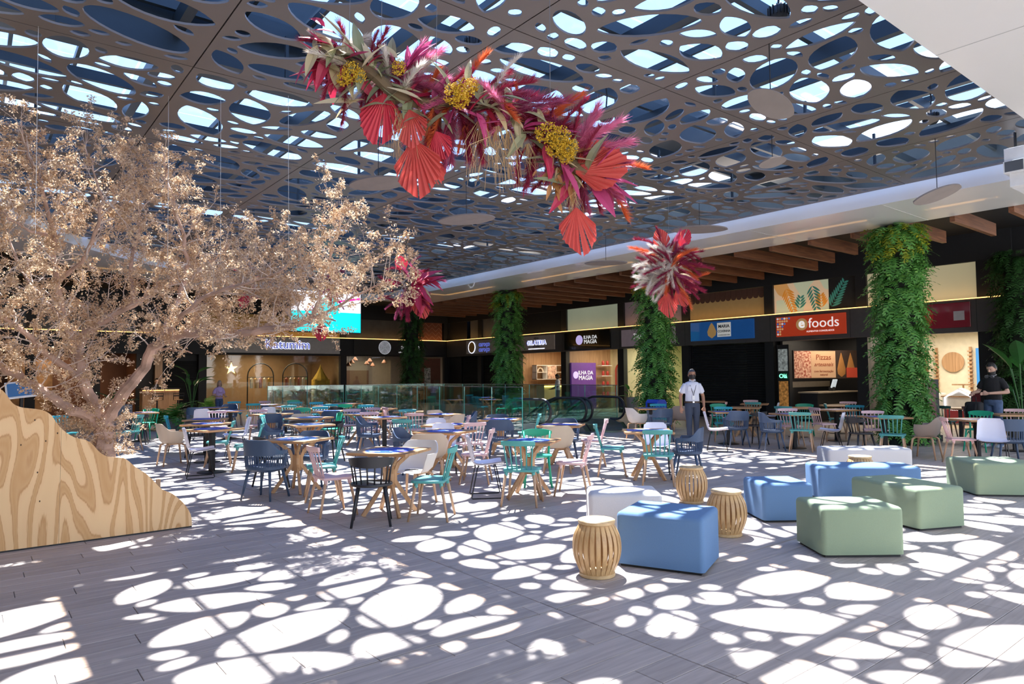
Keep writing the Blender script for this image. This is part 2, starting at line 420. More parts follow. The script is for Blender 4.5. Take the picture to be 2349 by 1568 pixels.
hang = MB().box((-.02, -.02, -.33), (.02, .02, .36)).mesh('hanger_post', M_STEEL)
for xx in CXJ[:-1]:
    for yy in CYJ[1:]: inst('hanger_post', hang, roof, (xx + 1.1, yy, 0))
# ================================================================== shop fronts
M_LED = mat('warm led strip', (1.0, .52, .15), .5, emit=2.4, var=0)
M_FASC = mat('dark grey fascia', (.085, .08, .08), .5, bump=.08)
M_CREAM = mat('cream wall', (.62, .58, .40), .6, var=.03)
M_CREAML = mat('cream light box', (.62, .57, .36), .5, emit=.22, var=.03, scale=.5)
M_SHUT = mat('black roller shutter', (.013, .015, .018), .75, spec=.2)
M_TIMBER = wood('reddish timber beam', (.14, .055, .028), (.27, .11, .05), 0, .6)
M_OAK = wood('pale oak veneer', (.36, .21, .11), (.52, .33, .19), 2, .5)
M_WHITELET = mat('white lettering', (.9, .9, .9), .4, emit=.45, var=0)
M_BLUELIT = mat('blue backlit lettering', (.10, .13, .5), .4, emit=.6, var=0)
M_HALO = mat('white halo light', (.75, .8, 1.0), .4, emit=1.6, var=0)
M_DARKLET = mat('dark lettering', (.02, .02, .03), .4, var=0)
M_SHOPGL = glass('shop window glass', (.92, .94, .93), .05)
XF, YB = 22.0, 33.7
TX = Matrix.Rotation(-pi / 2, 4, 'Z') @ Matrix.Rotation(pi / 2, 4, 'X')        # text on the gallery front, seen from -X
TY = Matrix.Rotation(pi / 2, 4, 'X')                                            # text on the end wall, seen from -Y
def sx_(y, z, off=0.0): return Matrix.Translation((XF - off, y, z)) @ TX
def sy_(x, z, off=0.0): return Matrix.Translation((x, YB - off, z)) @ TY
gal = MB()
bounds = [6.4, 9.9, 13.08, 16.65, 20.03, 23.63, 27.1, 30.4, 33.7]
b = MB()
for k, yy in enumerate(bounds):
    w_ = .17 if k else .35
    b.box((XF - .12, yy - w_, 0), (XF + .12, yy + w_, 2.72)); b.box((XF - .08, yy - w_, 3.67), (XF + .12, yy + w_, 4.72))
b.box((XF - .1, 5.9, 4.7), (XF + .15, 34, 5.5))
b.box((XF, 4.0, 0), (XF + .3, 6.1, 5.5)); 
wall_r = tag(b.build('wall_right', M_BLACK), 'black posts and lintel of the right-hand shop gallery', kind='structure')
fas = tag(MB().box((XF - .3, 5.75, 2.72), (XF, 33.4, 3.64)).build('wall_fascia_right', M_FASC), 'dark grey fascia band above the right-hand shops', kind='structure')
MB().box((XF - .31, 5.75, 3.64), (XF - .2, 33.4, 3.664)).build('led_strip', M_LED, fas)
b = MB()
for yy in (6.7, 8.1, 10.15, 12.9, 16.5, 19.9, 23.5): b.box((XF - .302, yy, 2.72), (XF - .299, yy + .012, 3.64))
tag(b.build('panel_seam', M_BLACK, fas), kind='stuff')
b = MB()
yb_posts = [.3, 1.94, 4.2, 5.9, 8.45, 15.4, 21.85]
for xx in yb_posts: b.box((xx - .17, YB - .12, 0), (xx + .17, YB + .12, 2.72)); b.box((xx - .17, YB - .08, 3.67), (xx + .17, YB + .12, 4.72))
b.box((-5, YB - .1, 4.7), (22.1, YB + .15, 5.5)); b.box((-5, YB, 0), (.2, YB + .15, 4.7))
wall_b = tag(b.build('wall_back', M_BLACK), 'black posts and lintel of the far end wall', kind='structure')
fas2 = tag(MB().box((.3, YB - .25, 2.72), (21.7, YB, 3.64)).build('wall_fascia_back', M_BLACK), 'black fascia band across the far end wall', kind='structure')
MB().box((.3, YB - .26, 3.64), (21.7, YB - .15, 3.67)).build('led_strip', M_LED, fas2)
b = MB(); b.box((26.6, 3.5, -.1), (26.7, 38.2, 5.6)); b.box((-5, 38.1, -.1), (26.7, 38.2, 5.6)); b.box((22.3, 3.6, -.1), (26.7, 3.7, 5.6)); b.box((22.0, 33.7, -.1), (22.1, 38.1, 5.6)); b.box((-5.1, FY0, -.1), (-5, 38.2, 5.6))
b.box((22.0, 3.6, -.12), (26.7, 38.2, -.1)); b.box((-5, 33.6, -.12), (22, 38.2, -.1))
tag(b.build('wall_light_seal', M_BLACK), 'added dark outer shell keeping sky light out behind the shop units', kind='structure')  # unseen shell, added to stop sky light leaking through the shop fronts
# gallery timber beams
for k in range(27):
    yy = 3.4 + k * 1.08; xe = min(21.7, 19.3 + max(0, yy - 9) * 1.0) if yy < 12.2 else 21.7
    if yy < 8.5: xe = 19.4
    o = MB().box((16.75, yy - .05, 4.9), (xe, yy + .05, 5.2)).build('ceiling_beam', M_TIMBER)
    tag(o, 'reddish timber beam under the black gallery ceiling', kind='structure')
# ---------------------------------------------------------------- shop rooms
def room_x(y0, y1, depth, back, side=None, fl=None, up=None, z1=2.72, name='shop_room', label=''):
    r = empty(name, (XF, (y0 + y1) / 2, 0)); tag(r, label, kind='structure')
    a, c = y0 - (y0 + y1) / 2 + .02, y1 - (y0 + y1) / 2 - .02
    MB().box((depth, a, 0), (depth + .1, c, 4.7)).build('back_wall', back, r)
    s = side or back
    MB().box((.1, a - .08, 0), (depth, a, 4.7)).build('side_wall', s, r); MB().box((.1, c, 0), (depth, c + .08, 4.7)).build('side_wall', s, r)
    MB().box((.02, a, -.1), (depth, c, -.001)).build('shop_floor', fl or M_CREAM, r)
    MB().box((.1, a, z1 + .3), (depth, c, z1 + .38)).build('shop_ceiling', up or s, r)
    return r
def lamp(loc, e, size=1.5, col=(1, .86, .66), rx=0.0, ry=0.0):
    l = bpy.data.lights.new('shop_and_fill_lamp', 'AREA'); l.energy = e; l.size = size; l.color = col
    o = bpy.data.objects.new('shop_and_fill_lamp', l); COL.objects.link(o); o.location = loc; o.rotation_euler = (rx, ry, 0); return o
def upper_x(y0, y1, m, label, name='upper_panel'):
    o = MB().box((XF + .02, y0 + .17, 3.67), (XF + .06, y1 - .17, 4.7)).build(name, m)
    o.parent = wall_r; return tag(o, label)
def sign_x(y0, y1, z0, z1, m, label):
    o = MB().box((XF - .36, y0, z0), (XF - .3, y1, z1)).build('shop_sign', m, bevel=.006)
    return tag(o, label, 'sign')
B = bounds
# bay 1: eyewear shop
M_FLC = mat('beige shop floor', (.5, .42, .32), .35)
r1 = room_x(B[0], B[1], 4.2, mat('ivory wall', (.78, .74, .62), .5), fl=M_FLC, label='bright ivory eyewear shop interior behind the ferny column')
lamp((XF + 2, 8.2, 2.85), 120, 2.4)
upper_x(B[0], B[1], M_CREAML, 'lit cream panel above the eyewear shop')
yc = (B[0] + B[1]) / 2
def cab(name, lo, hi, m, label, cat): return tag(MB().box(lo, hi).build(name, m, bevel=.01), label, cat)
d = MB().lathe([(.0, 0), (.34, 0), (.34, .03), (0, .03)], 28, Matrix.Translation((XF + 4.15, 8.83, 1.95)) @ Matrix.Rotation(-pi / 2, 4, 'Y')).build('wall_disc', M_OAK, smooth=True)
tag(d, 'round pale oak disc on the eyewear shop back wall', 'wall panel')
M_LIT = mat('white light panel', (.95, .97, 1.0), .4, emit=1.6, var=0)
for i, yy in enumerate((8.28, 9.3, 9.62)):
    f = empty('display_rack', (XF + 4.08, yy, 1.0)); tag(f, ['oak peg rack beside the blue poster in the eyewear shop', 'oak peg rack left of the round disc in the eyewear shop', 'oak peg rack half hidden by the ferny column'][i], 'rack', 'eyewear display racks')
    MB().box((-.02, -.04, -.2), (.02, .04, 1.45)).build('rail', M_OAK, f)
    for k in range(12): MB().box((-.12, -.06, -.15 + k * .13), (.0, .06, -.11 + k * .13)).build('peg', M_OAK, f)
o = empty('display_counter', (XF + 2.0, 7.9, 0)); tag(o, 'white house-shaped counter with glowing gable in the eyewear shop', 'counter')
M_WLAM = mat('white laminate', (.75, .76, .76), .35)
MB().prism([(-.45, 0), (.45, 0), (.45, .85), (0, 1.12), (-.45, .85)], -.25, .25, Matrix.Rotation(pi / 2, 4, 'Z') @ Matrix.Rotation(pi / 2, 4, 'X')).build('body', M_WLAM, o)
MB().box((-.29, -.4, .05), (-.26, .4, .5)).build('poster', mat('dark red print', (.3, .03, .05), .5), o)
text('RELÓGIOS', o, Matrix.Translation((-.3, 0, .46)) @ TX, M_WHITELET, .1, .003)
for s_ in (-1, 1): MB().box((-.27, min(0, s_ * .49), .84), (.27, max(0, s_ * .49), .88), Matrix.Rotation(0, 4, 'X')).build('gable_trim', M_OAK, o)
MB().tube([(-.27, -.38, .45), (-.27, -.38, .83), (-.27, 0, 1.05), (-.27, .38, .83), (-.27, .38, .45)], .02, 6).build('glow_tube', M_LIT, o)
MB().box((.1, -.3, 1.2), (.2, .3, 1.24)).build('tray', M_OAK, o); MB().box((.13, -.02, 1.0), (.17, .02, 1.2)).build('tray_stem', M_OAK, o)
cab('sales_counter', (XF + 1.7, 8.5, 0), (XF + 2.5, 9.3, .95), M_WLAM, 'plain white counter next to the house-shaped counter', 'counter')
cab('wall_poster', (XF + 4.13, 7.75, .9), (XF + 4.18, 8.15, 2.4), mat('blue poster', (.03, .19, .5), .4, emit=.5, var=0), 'tall blue poster on the eyewear shop wall', 'poster')
tt = empty('price_totem', (XF + .6, 6.95, 0)); tag(tt, 'dark red price totem standing in the eyewear shop', 'sign')
MB().box((-.02, -.26, .1), (.02, .26, 1.05)).build('board', mat('wine red board', (.16, .02, .045), .4), tt, bevel=.01); MB().box((-.15, -.2, 0), (.15, .2, .1)).build('base', M_BLACK, tt)
text('40%', tt, Matrix.Translation((-.03, 0, .62)) @ TX, M_WHITELET, .2, .003); text('OFF', tt, Matrix.Translation((-.03, 0, .4)) @ TX, M_WHITELET, .16, .003)
M_RED = mat('deep red sign', (.30, .012, .03), .25, coat=.5, var=.05)
s = sign_x(6.84, 8.6, 2.86, 3.56, M_RED, 'glossy deep red sign with a pale paper note right of the ferny column')
MB().box((XF - .365, 6.98, 3.06), (XF - .361, 7.25, 3.32)).build('note', mat('grey paper', (.55, .52, .54), .7), s)
MB().lathe([(0, 0), (.3, 0), (.3, .02), (0, .02)], 24, Matrix.Translation((XF - .37, 8.05, 3.2)) @ Matrix.Rotation(-pi / 2, 4, 'Y')).build('round_badge', mat('bright red badge', (.6, .02, .03), .4), s)
# bay 2: red sign food shop
r2 = room_x(B[1], B[2], 3.4, mat('dark kitchen wall', (.03, .028, .03), .5), fl=mat('dark shop floor', (.08, .07, .065), .4), label='dark food shop interior with a picture menu')
lamp((XF + 1.4, 11.4, 2.9), 36, 1.6)
def mural_mat():
    m, t, bb = nodes('leaf mural')
    tcn = t.nodes.new('ShaderNodeTexCoord'); n = t.nodes.new('ShaderNodeTexNoise'); n.inputs['Scale'].default_value = 1.3; n.inputs['Detail'].default_value = 0
    r = t.nodes.new('ShaderNodeValToRGB'); r.color_ramp.interpolation = 'CONSTANT'; el = r.color_ramp.elements
    el[0].color = (.55, .6, .42, 1); el[1].position = .5; el[1].color = (.75, .55, .36, 1); q = el.new(.62); q.color = (.7, .36, .12, 1)
    t.links.new(tcn.outputs['Object'], n.inputs['Vector']); t.links.new(n.outputs['Fac'], r.inputs[0]); t.links.new(r.outputs[0], bb.inputs['Base Color'])
    t.links.new(r.outputs[0], bb.inputs['Emission Color']); bb.inputs['Emission Strength'].default_value = .25; return m
upper_x(B[1] - .15, B[1] + 1.25, mat('dark lamp cover', (.03, .032, .034), .25), 'dark panel beside the palm leaf mural, added to hide the lamp')  # opaque dark panel, added to cover the view of the area lamp
mu = upper_x(B[1] + .9, B[2], mural_mat(), 'mural of orange and green palm leaves above the red sign', 'leaf_mural')
def leafstroke(bm, p, ang, L, w_, x):
    pts = []
    for k in range(7):
        t = k / 6; pts.append((t * L, w_ * sin(pi * t) ** .8))
    poly = pts + [(u, -v) for u, v in reversed(pts[1:-1])]
    bm.add([(x, p[0] + u * cos(ang) - v * sin(ang), p[1] + u * sin(ang) + v * cos(ang)) for u, v in poly], [tuple(range(len(poly)))])
M_LO = mat('orange leaf print', (.75, .3, .04), .6, emit=.2, var=0); M_LG = mat('green leaf print', (.05, .25, .2), .6, emit=.15, var=0)
for base, ang, m_, n_ in (((12.5, 4.62), -1.9, M_LO, 9), ((11.55, 4.65), -1.75, M_LG, 8), ((10.95, 3.7), 2.1, M_LG, 9), ((11.2, 3.7), 1.5, M_LO, 5), ((12.0, 3.7), 1.7, M_LG, 4)):
    bm = MB(); xk = XF + .015
    for k in range(n_):
        t = (k + 1) / n_; L = .95 if n_ > 6 else .45
        p = (base[0] + cos(ang) * L * t, base[1] + sin(ang) * L * t)
        if not (3.72 < p[1] < 4.66): continue
        for s_ in (-1, 1): leafstroke(bm, p, ang + s_ * .75, .34 * (1.1 - .6 * t), .035, xk)
    bm.build('palm_leaf', m_, mu)
s = sign_x(10.27, 12.65, 2.86, 3.53, mat('orange red sign', (.58, .055, .018), .3, emit=.22, coat=.3, var=.02), 'orange-red sign reading e foods')
text('foods', s, sx_(10.98, 3.25, .37), M_WHITELET, .46, .01, bold=-.002)
text('e', s, sx_(11.72, 3.27, .38), M_WHITELET, .46, .01, bold=.01)
MB().lathe([(0, 0), (.2, 0), (.2, .012), (0, .012)], 24, Matrix.Translation((XF - .361, 11.72, 3.24)) @ Matrix.Rotation(-pi / 2, 4, 'Y')).build('logo_disc', mat('sand logo', (.62, .36, .15), .5, emit=.2, var=0), s)
text('ALIMENTOS CONGELADOS', s, sx_(11.1, 2.99, .37), M_WHITELET, .075, .004)
dots = [mat('dot white', (.8, .8, .8), .5, emit=.3, var=0), mat('dot blue', (.05, .2, .6), .5, emit=.3, var=0), mat('dot sand', (.7, .4, .18), .5, emit=.3, var=0)]
for k, m_ in enumerate(dots):
    bm = MB()
    for i_, row in enumerate((6, 5, 4, 3, 3, 2, 2)):
        for j_ in range(row):
            if (i_ * 2 + j_ * 5 + i_ * j_) % 3 == k:
                bm.lathe([(0, 0), (.036, 0), (.036, .006), (0, .006)], 8, Matrix.Translation((XF - .361, 12.58 - j_ * .083, 3.47 - i_ * .088)) @ Matrix.Rotation(-pi / 2, 4, 'Y'))
    tag(bm.build('logo_dots', m_, s), kind='stuff')
M_MENU = mat('menu board backing', (.05, .03, .025), .5)
YM = 12.7
MB().box((XF + .12, YM, 0), (XF + 3.4, YM + .08, 3.0)).build('partition', mat('dark kitchen wall', (.03, .028, .03)), r2).matrix_parent_inverse = Matrix.Translation(Vector(r2.location) * -1)
mb_ = empty('menu_board', (XF + .5, YM - .12, 0), -.40); tag(mb_, 'lit picture menu reading Pizzas artesanais', 'menu board')
MB().box((0, -.06, 1.42), (2.8, 0, 2.42)).build('backing', M_MENU, mb_)
def pizza_mat():
    m, t, bb = nodes('pizza photo'); tcn = t.nodes.new('ShaderNodeTexCoord'); n = t.nodes.new('ShaderNodeTexNoise'); n.inputs['Scale'].default_value = 14
    r = t.nodes.new('ShaderNodeValToRGB'); r.color_ramp.elements[0].position = .38; r.color_ramp.elements[1].position = .62
    r.color_ramp.elements[0].color = (.35, .07, .04, 1); r.color_ramp.elements[1].color = (.75, .45, .3, 1)
    t.links.new(tcn.outputs['Object'], n.inputs['Vector']); t.links.new(n.outputs['Fac'], r.inputs[0]); t.links.new(r.outputs[0], bb.inputs['Base Color'])
    t.links.new(r.outputs[0], bb.inputs['Emission Color']); bb.inputs['Emission Strength'].default_value = .15; return m
M_PIZ = pizza_mat()
MB().box((.03, -.07, 1.45), (.85, -.06, 2.39)).build('picture', M_PIZ, mb_)
tcard = MB().box((.72, -.075, 1.45), (1.75, -.06, 2.39)).build('text_card', mat('sand menu card', (.62, .37, .22), .5, emit=.1, var=0), mb_, bevel=.004)
M_BROWNLET = mat('brown print', (.32, .07, .03), .5, var=0)
TM = Matrix.Translation((1.24, -.08, 0))
for tx, zz_, sz_, sh_ in (('Pizzas', 2.17, .27, 0), ('artesanais', 1.92, .2, .3), ('com fermentação', 1.68, .115, 0), ('natural', 1.56, .115, 0)): text(tx, tcard, Matrix.Translation((1.24, -.08, zz_)) @ TY, M_BROWNLET, sz_, .003, shear=sh_)
for k, xx in enumerate((2.0, 2.4)):
    MB().lathe([(.02, 0), (.16, .1), (.18, .27), (.09, .6), (.01, .85)], 12, Matrix.Translation((xx, -.065, 1.48)) @ Matrix.Diagonal((1, .05, 1, 1))).build('food_picture', mat('fried crust print', (.45, .2, .06), .6), mb_, smooth=True)
MB().box((2.2, -.085, 1.45), (2.78, -.075, 1.8)).build('red_card', mat('red menu card', (.5, .06, .03), .5, emit=.1, var=0), mb_)
MB().box((XF + .15, YM - .03, 1.12), (XF + 3.3, YM, 1.32)).build('wall_tile_band', mat('beige worktop', (.42, .35, .27), .4), r2).matrix_parent_inverse = Matrix.Translation(Vector(r2.location) * -1)
ct = empty('serving_counter', (XF + 1.6, 11.9, 0)); tag(ct, 'black serving counter with a pale top under the pizza menu', 'counter')
MB().box((-1.3, -.3, 0), (1.5, .3, .93)).build('body', M_BLACK, ct); MB().box((-1.36, -.36, .93), (1.5, .36, .98)).build('worktop', mat('beige worktop', (.42, .35, .27)), ct, bevel=.01)
MB().box((-1.2, -.34, .5), (1.4, -.3, .55)).build('ledge', mat('beige worktop', (.42, .35, .27)), ct)
tg = empty('till_screen', (XF + 1.9, 11.9, .985)); tag(tg, 'small white till screen on the serving counter', 'till')
MB().box((-.14, -.02, .12), (.14, .02, .42), Matrix.Rotation(.3, 4, 'X')).build('screen', mat('pale screen', (.6, .7, .78), .3, emit=.4, var=0), tg); MB().box((-.08, -.08, 0), (.08, .08, .14)).build('stand', M_BLACK, tg)
tt = empty('poster_totem', (XF - .05, 12.55, 0)); tag(tt, 'narrow upright totem with food pictures and a green light sign', 'totem')
MB().box((-.1, -.22, 0), (.1, .22, 2.6)).build('body', M_BLACK, tt)
MB().box((-.11, -.17, .45), (-.1, .17, 1.35)).build('lower_picture', mat('soup picture', (.35, .16, .04), .4, emit=.3, scale=14, var=.7), tt); MB().box((-.11, -.17, 1.7), (-.1, .17, 2.45)).build('upper_picture', mat('drink picture', (.25, .28, .27), .4, emit=.3, scale=14, var=.7), tt)
text('Olá', tt, Matrix.Translation((-.12, 0, 1.52)) @ TX, mat('green neon', (.15, 1, .45), .4, emit=2.5, var=0), .2, .006)
# bay 3: closed shop with blue sign
def shutter_x(y0, y1, label):
    t_ = empty('roller_shutter', (XF + .05, (y0 + y1) / 2, 0)); tag(t_, label, 'shutter'); a = (y1 - y0) / 2
    sl = MB().prism([(-.02, 0), (.03, .0), (.03, .085), (.0, .085), (-.02, .06)], -a, a, Matrix.Rotation(pi / 2, 4, 'X')).mesh('slat', M_SHUT)
    k = 0
    while k * .09 < 2.66: inst('slat', sl, t_, (0, 0, k * .09)); k += 1
    MB().box((-.05, -a - .06, 0), (.06, -a, 2.7)).build('guide_rail', M_SHUT, t_); MB().box((-.05, a, 0), (.06, a + .06, 2.7)).build('guide_rail', M_SHUT, t_)
    return t_
shutter_x(B[2] + .23, B[3] - .23, 'closed black roller shutter under the blue sign')
MB_ = MB().box((XF - .06, B[2] + .02, 0), (XF - .02, B[2] + .1, 2.7)).build('post_trim', mat('steel trim', (.35, .35, .36), .3, .8)); tag(MB_, 'bright steel corner trim between shutter and pizza shop', 'trim', kind='structure')
s = sign_x(13.5, 16.2, 2.87, 3.57, mat('royal blue sign', (.012, .10, .36), .3, emit=.18, coat=.3, var=.03), 'royal blue sign reading Maria Coxinha')
lcard = MB().box((XF - .372, 14.42, 2.98), (XF - .361, 15.0, 3.5)).build('logo_card', mat('white logo card', (.8, .8, .78), .5, emit=.2, var=0), s, bevel=.005)
text('MARIA', lcard, sx_(14.71, 3.36, .375), M_DARKLET, .16, .004, bold=.003); text('COXINHA', lcard, sx_(14.71, 3.18, .375), M_DARKLET, .115, .004, bold=.002); text('COXINHARIA BAR', lcard, sx_(14.71, 3.04, .375), M_DARKLET, .06, .003)
MB().lathe([(.02, 0), (.17, .1), (.2, .24), (.1, .45), (.02, .56)], 18, Matrix.Translation((XF - .362, 15.24, 2.95)) @ Matrix.Diagonal((.05, 1, 1, 1))).build('logo_drop', mat('golden crust', (.6, .36, .13), .5, emit=.15, var=0), s, smooth=True)
up = upper_x(B[2], B[3], mat('sand yellow mural', (.42, .31, .14), .6, emit=.04, var=.04), 'sand-yellow mural with a scalloped brown awning above the blue sign', 'awning_mural')
for k in range(14):
    ya = B[2] + .2 + k * .2265
    MB().box((XF - .005, ya, 4.42), (XF + .015, ya + .215, 4.69)).lathe([(0, 0), (.107, 0), (.107, .02), (0, .02)], 12, Matrix.Translation((XF + .015, ya + .1075, 4.42)) @ Matrix.Rotation(-pi / 2, 4, 'Y')).build('awning_strip', mat('brown awning', (.10, .05, .04), .7), up)
# bay 4: lilac sign
r4 = room_x(B[3], B[4], 4.0, mat('lime cream wall', (.55, .56, .34), .6), fl=M_FLC, label='pale lime shop interior behind the second ferny column')
lamp((XF + 1.6, 18.3, 2.9), 55, 1.8, (1, .95, .7))
upper_x(B[3], B[4], mat('mauve panel', (.32, .26, .30), .6, emit=.05), 'plain mauve panel above the mauve sign')
s = sign_x(16.95, 19.75, 2.8, 3.5, mat('mauve sign', (.45, .36, .41), .5, emit=.05), 'mauve sign half hidden by the second ferny column')
text('Tea', s, sx_(18.9, 3.2, .37), M_WHITELET, .3, .006, shear=.3)
# bay 5: magic island shop
r5 = room_x(B[4], B[5], 3.2, mat('warm cream wall', (.68, .6, .40), .6), fl=M_FLC, label='warm cream toy shop interior under the black sign')
lamp((XF + 1.5, 21.8, 2.9), 60, 1.8)
upper_x(B[4], B[5], mat('grey-green lit panel', (.33, .38, .28), .5, emit=.3, scale=.4, var=.15), 'grey-green lit panel above the black Ilha da Magia sign')
s = sign_x(20.4, 23.3, 2.78, 3.58, mat('gloss black sign', (.006, .007, .009), .12, coat=.6), 'gloss black sign reading Ilha da Magia')
text('ILHA DA', s, sx_(21.6, 3.3, .37), M_WHITELET, .22, .006); text('MAGIA', s, sx_(21.6, 3.1, .37), M_WHITELET, .26, .006)
dm = Matrix.Translation((XF - .361, 22.3, 3.2)) @ Matrix.Rotation(-pi / 2, 4, 'Y')
MB().lathe([(0, 0), (.22, 0), (.22, .012), (0, .012)], 20, dm).build('logo_disc', mat('violet logo', (.5, .42, .75), .5, emit=.6, var=0), s)
pw = tag(MB().box((XF + .13, 23.36, 0), (XF + 1.75, 23.46, 2.2)).build('feature_wall', mat('purple feature wall', (.14, .05, .30), .5, emit=.1)), 'purple feature wall inside the toy shop', 'partition')
text('ILHA DA', pw, Matrix.Translation((XF + 1.05, 23.35, 1.72)) @ TY, M_WHITELET, .26, .004); text('MAGIA', pw, Matrix.Translation((XF + 1.05, 23.35, 1.48)) @ TY, M_WHITELET, .3, .004)
MB().lathe([(0, 0), (.17, 0), (.17, .006), (0, .006)], 20, Matrix.Translation((XF + .4, 23.355, 1.62)) @ Matrix.Rotation(pi / 2, 4, 'X')).build('logo_disc', mat('violet logo', (.5, .42, .75)), pw)
for k, (yy, m_, lb) in enumerate(((22.95, mat('red arch', (.4, .05, .03), .5), 'tall red arched mirror in the toy shop'), (22.05, mat('blue arch', (.03, .06, .3), .5), 'tall blue arched mirror in the toy shop'))):
    a_ = empty('arched_mirror', (XF + 3.1, yy, .05)); tag(a_, lb, 'mirror')
    pts = [(0, .36 * cos(t_), 1.75 + .36 * sin(t_)) for t_ in [pi * i_ / 12 for i_ in range(13)]]
    MB().tube([(0, .36, 0)] + pts + [(0, -.36, 0)], .045, 6).build('frame', m_, a_, smooth=True)
    MB().add([(0.01, .36, 0)] + [(0.01, p[1], p[2]) for p in pts] + [(0.01, -.36, 0)], [tuple(range(15))]).build('glass', mat('mirror glass', (.5, .55, .6), .08, .9), a_)
sh = empty('display_shelf', (XF + 2.25, 23.3, 0)); tag(sh, 'narrow lit shelf of red jars in the toy shop', 'shelf')
for k in range(4): MB().box((-.35, -.2, .55 + .5 * k), (.35, .15, .58 + .5 * k)).build('shelf_board', M_WLAM, sh)
jar = MB().lathe([(.06, .004), (.07, .02), (.07, .16), (.05, .2), (.05, .22)], 10).mesh('storage_jar', mat('red jar', (.4, .04, .03), .4), True)
for k in range(4):
    for q in (-.16, .14):
        o = inst('storage_jar', jar, None, (XF + 2.25 + q, 23.2, .58 + .5 * k)); tag(o, 'red lidded jar on the %s board of the toy shop shelf, %s side' % (['lowest', 'second lowest', 'second highest', 'highest'][k], 'purple' if q < 0 else 'mirror'), 'jar', 'red jars on the toy shop shelf')
# bay 6: ice-cream counter
r6 = room_x(B[5], B[6], 3.0, M_OAK, fl=M_FLC, label='oak-lined ice-cream shop interior')
lamp((XF + 1.3, 25.4, 2.9), 50, 1.6, (1, .8, .55))
upper_x(B[5], B[6], mat('blue-black glass panel', (.02, .024, .03), .2), 'blue-black glass panel above the Gelateria sign')
s = sign_x(24.0, 27.0, 2.85, 3.55, mat('greige sign', (.55, .48, .42), .5), 'greige sign reading Gelateria in blue light')
text('oficina', s, sx_(25.3, 3.43, .37), M_DARKLET, .14, .004); 
text('GELATERIA', s, sx_(25.3, 3.2, .366), M_HALO, .29, .004, bold=.014); text('GELATERIA', s, sx_(25.3, 3.2, .38), M_BLUELIT, .29, .006, bold=.002)
text('ARTESANAL', s, sx_(25.3, 3.02, .37), M_DARKLET, .1, .004); MB().box((XF - .37, 24.7, 2.9), (XF - .36, 25.9, 2.93)).build('underline', M_HALO, s)
sf = empty('wall_shelf', (XF + 1.75, 26.85, 0)); tag(sf, 'pale shelf unit with an arch ornament behind the ice-cream counter', 'shelf')
for k in range(3): MB().box((-1.0, -.25, 1.4 + k * .36), (1.1, .1, 1.43 + k * .36)).build('shelf_board', M_WLAM, sf)
for xx in (-1.0, -.3, .35, 1.08): MB().box((xx, -.25, 1.4), (xx + .03, .1, 2.15)).build('upright', M_WLAM, sf)
MB().tube([(-.62 + .18 * cos(pi * i_ / 8), -.1, 1.8 + .2 * sin(pi * i_ / 8)) for i_ in range(9)], .04, 6).build('arch_ornament', mat('cream ornament', (.7, .6, .5), .6), sf)
MB().box((-.25, -.27, 1.45), (.33, -.25, 2.12)).build('poster', mat('ice cream picture', (.6, .42, .35), .5, scale=9, var=.5), sf)
ct = empty('ice_cream_counter', (XF + 1.75, 26.2, 0)); tag(ct, 'cream ice-cream counter with a glowing yellow edge', 'counter')
MB().box((-1.1, -.3, 0), (1.1, .3, 1.1)).build('body', M_CREAM, ct); MB().box((-1.15, -.35, 1.1), (1.15, .35, 1.16)).build('worktop', M_OAK, ct, bevel=.008); MB().box((-1.15, -.37, 1.03), (1.15, -.35, 1.08)).build('led_edge', mat('yellow glow', (1, .75, .2), .4, emit=4, var=0), ct)
# bay 7, 8: closed shop next to the corner
shutter_x(B[6] + .23, B[8] - 1.6, 'closed black roller shutter near the gallery corner')
MB().box((XF - .02, B[8] - 1.4, 0), (XF + .1, B[8], 2.72)).build('corner_infill', M_BLACK, wall_r)
upper_x(B[6], 31.6, mat('grey slate panel', (.15, .15, .15), .6, scale=1, var=.2), 'mottled grey panel above the grey corner sign')
upper_x(31.6, B[8], mat('black chevron panel', (.02, .02, .022), .5), 'black panel in the gallery corner beside the terracotta panel')
s = sign_x(27.4, 31.3, 2.83, 3.55, mat('grey sign', (.48, .46, .44), .5), 'grey sign reading caroço in blue light behind the third ferny column')
text('caroço', s, sx_(29.6, 3.32, .37), M_BLUELIT, .36, .006, bold=.01); text('caroço', s, sx_(29.6, 3.04, .37), M_BLUELIT, .36, .006, bold=.01)
MB().lathe([(0, 0), (.3, 0), (.3, .012), (0, .012)], 24, Matrix.Translation((XF - .365, 30.75, 3.18)) @ Matrix.Rotation(-pi / 2, 4, 'Y')).build('logo_disc', mat('brass logo', (.42, .26, .06), .4, .5), s)
MB().tube([(XF - .375, 30.75 + .31 * cos(2 * pi * k / 24), 3.18 + .31 * sin(2 * pi * k / 24)) for k in range(25)], .018, 5).build('logo_ring', M_HALO, s)
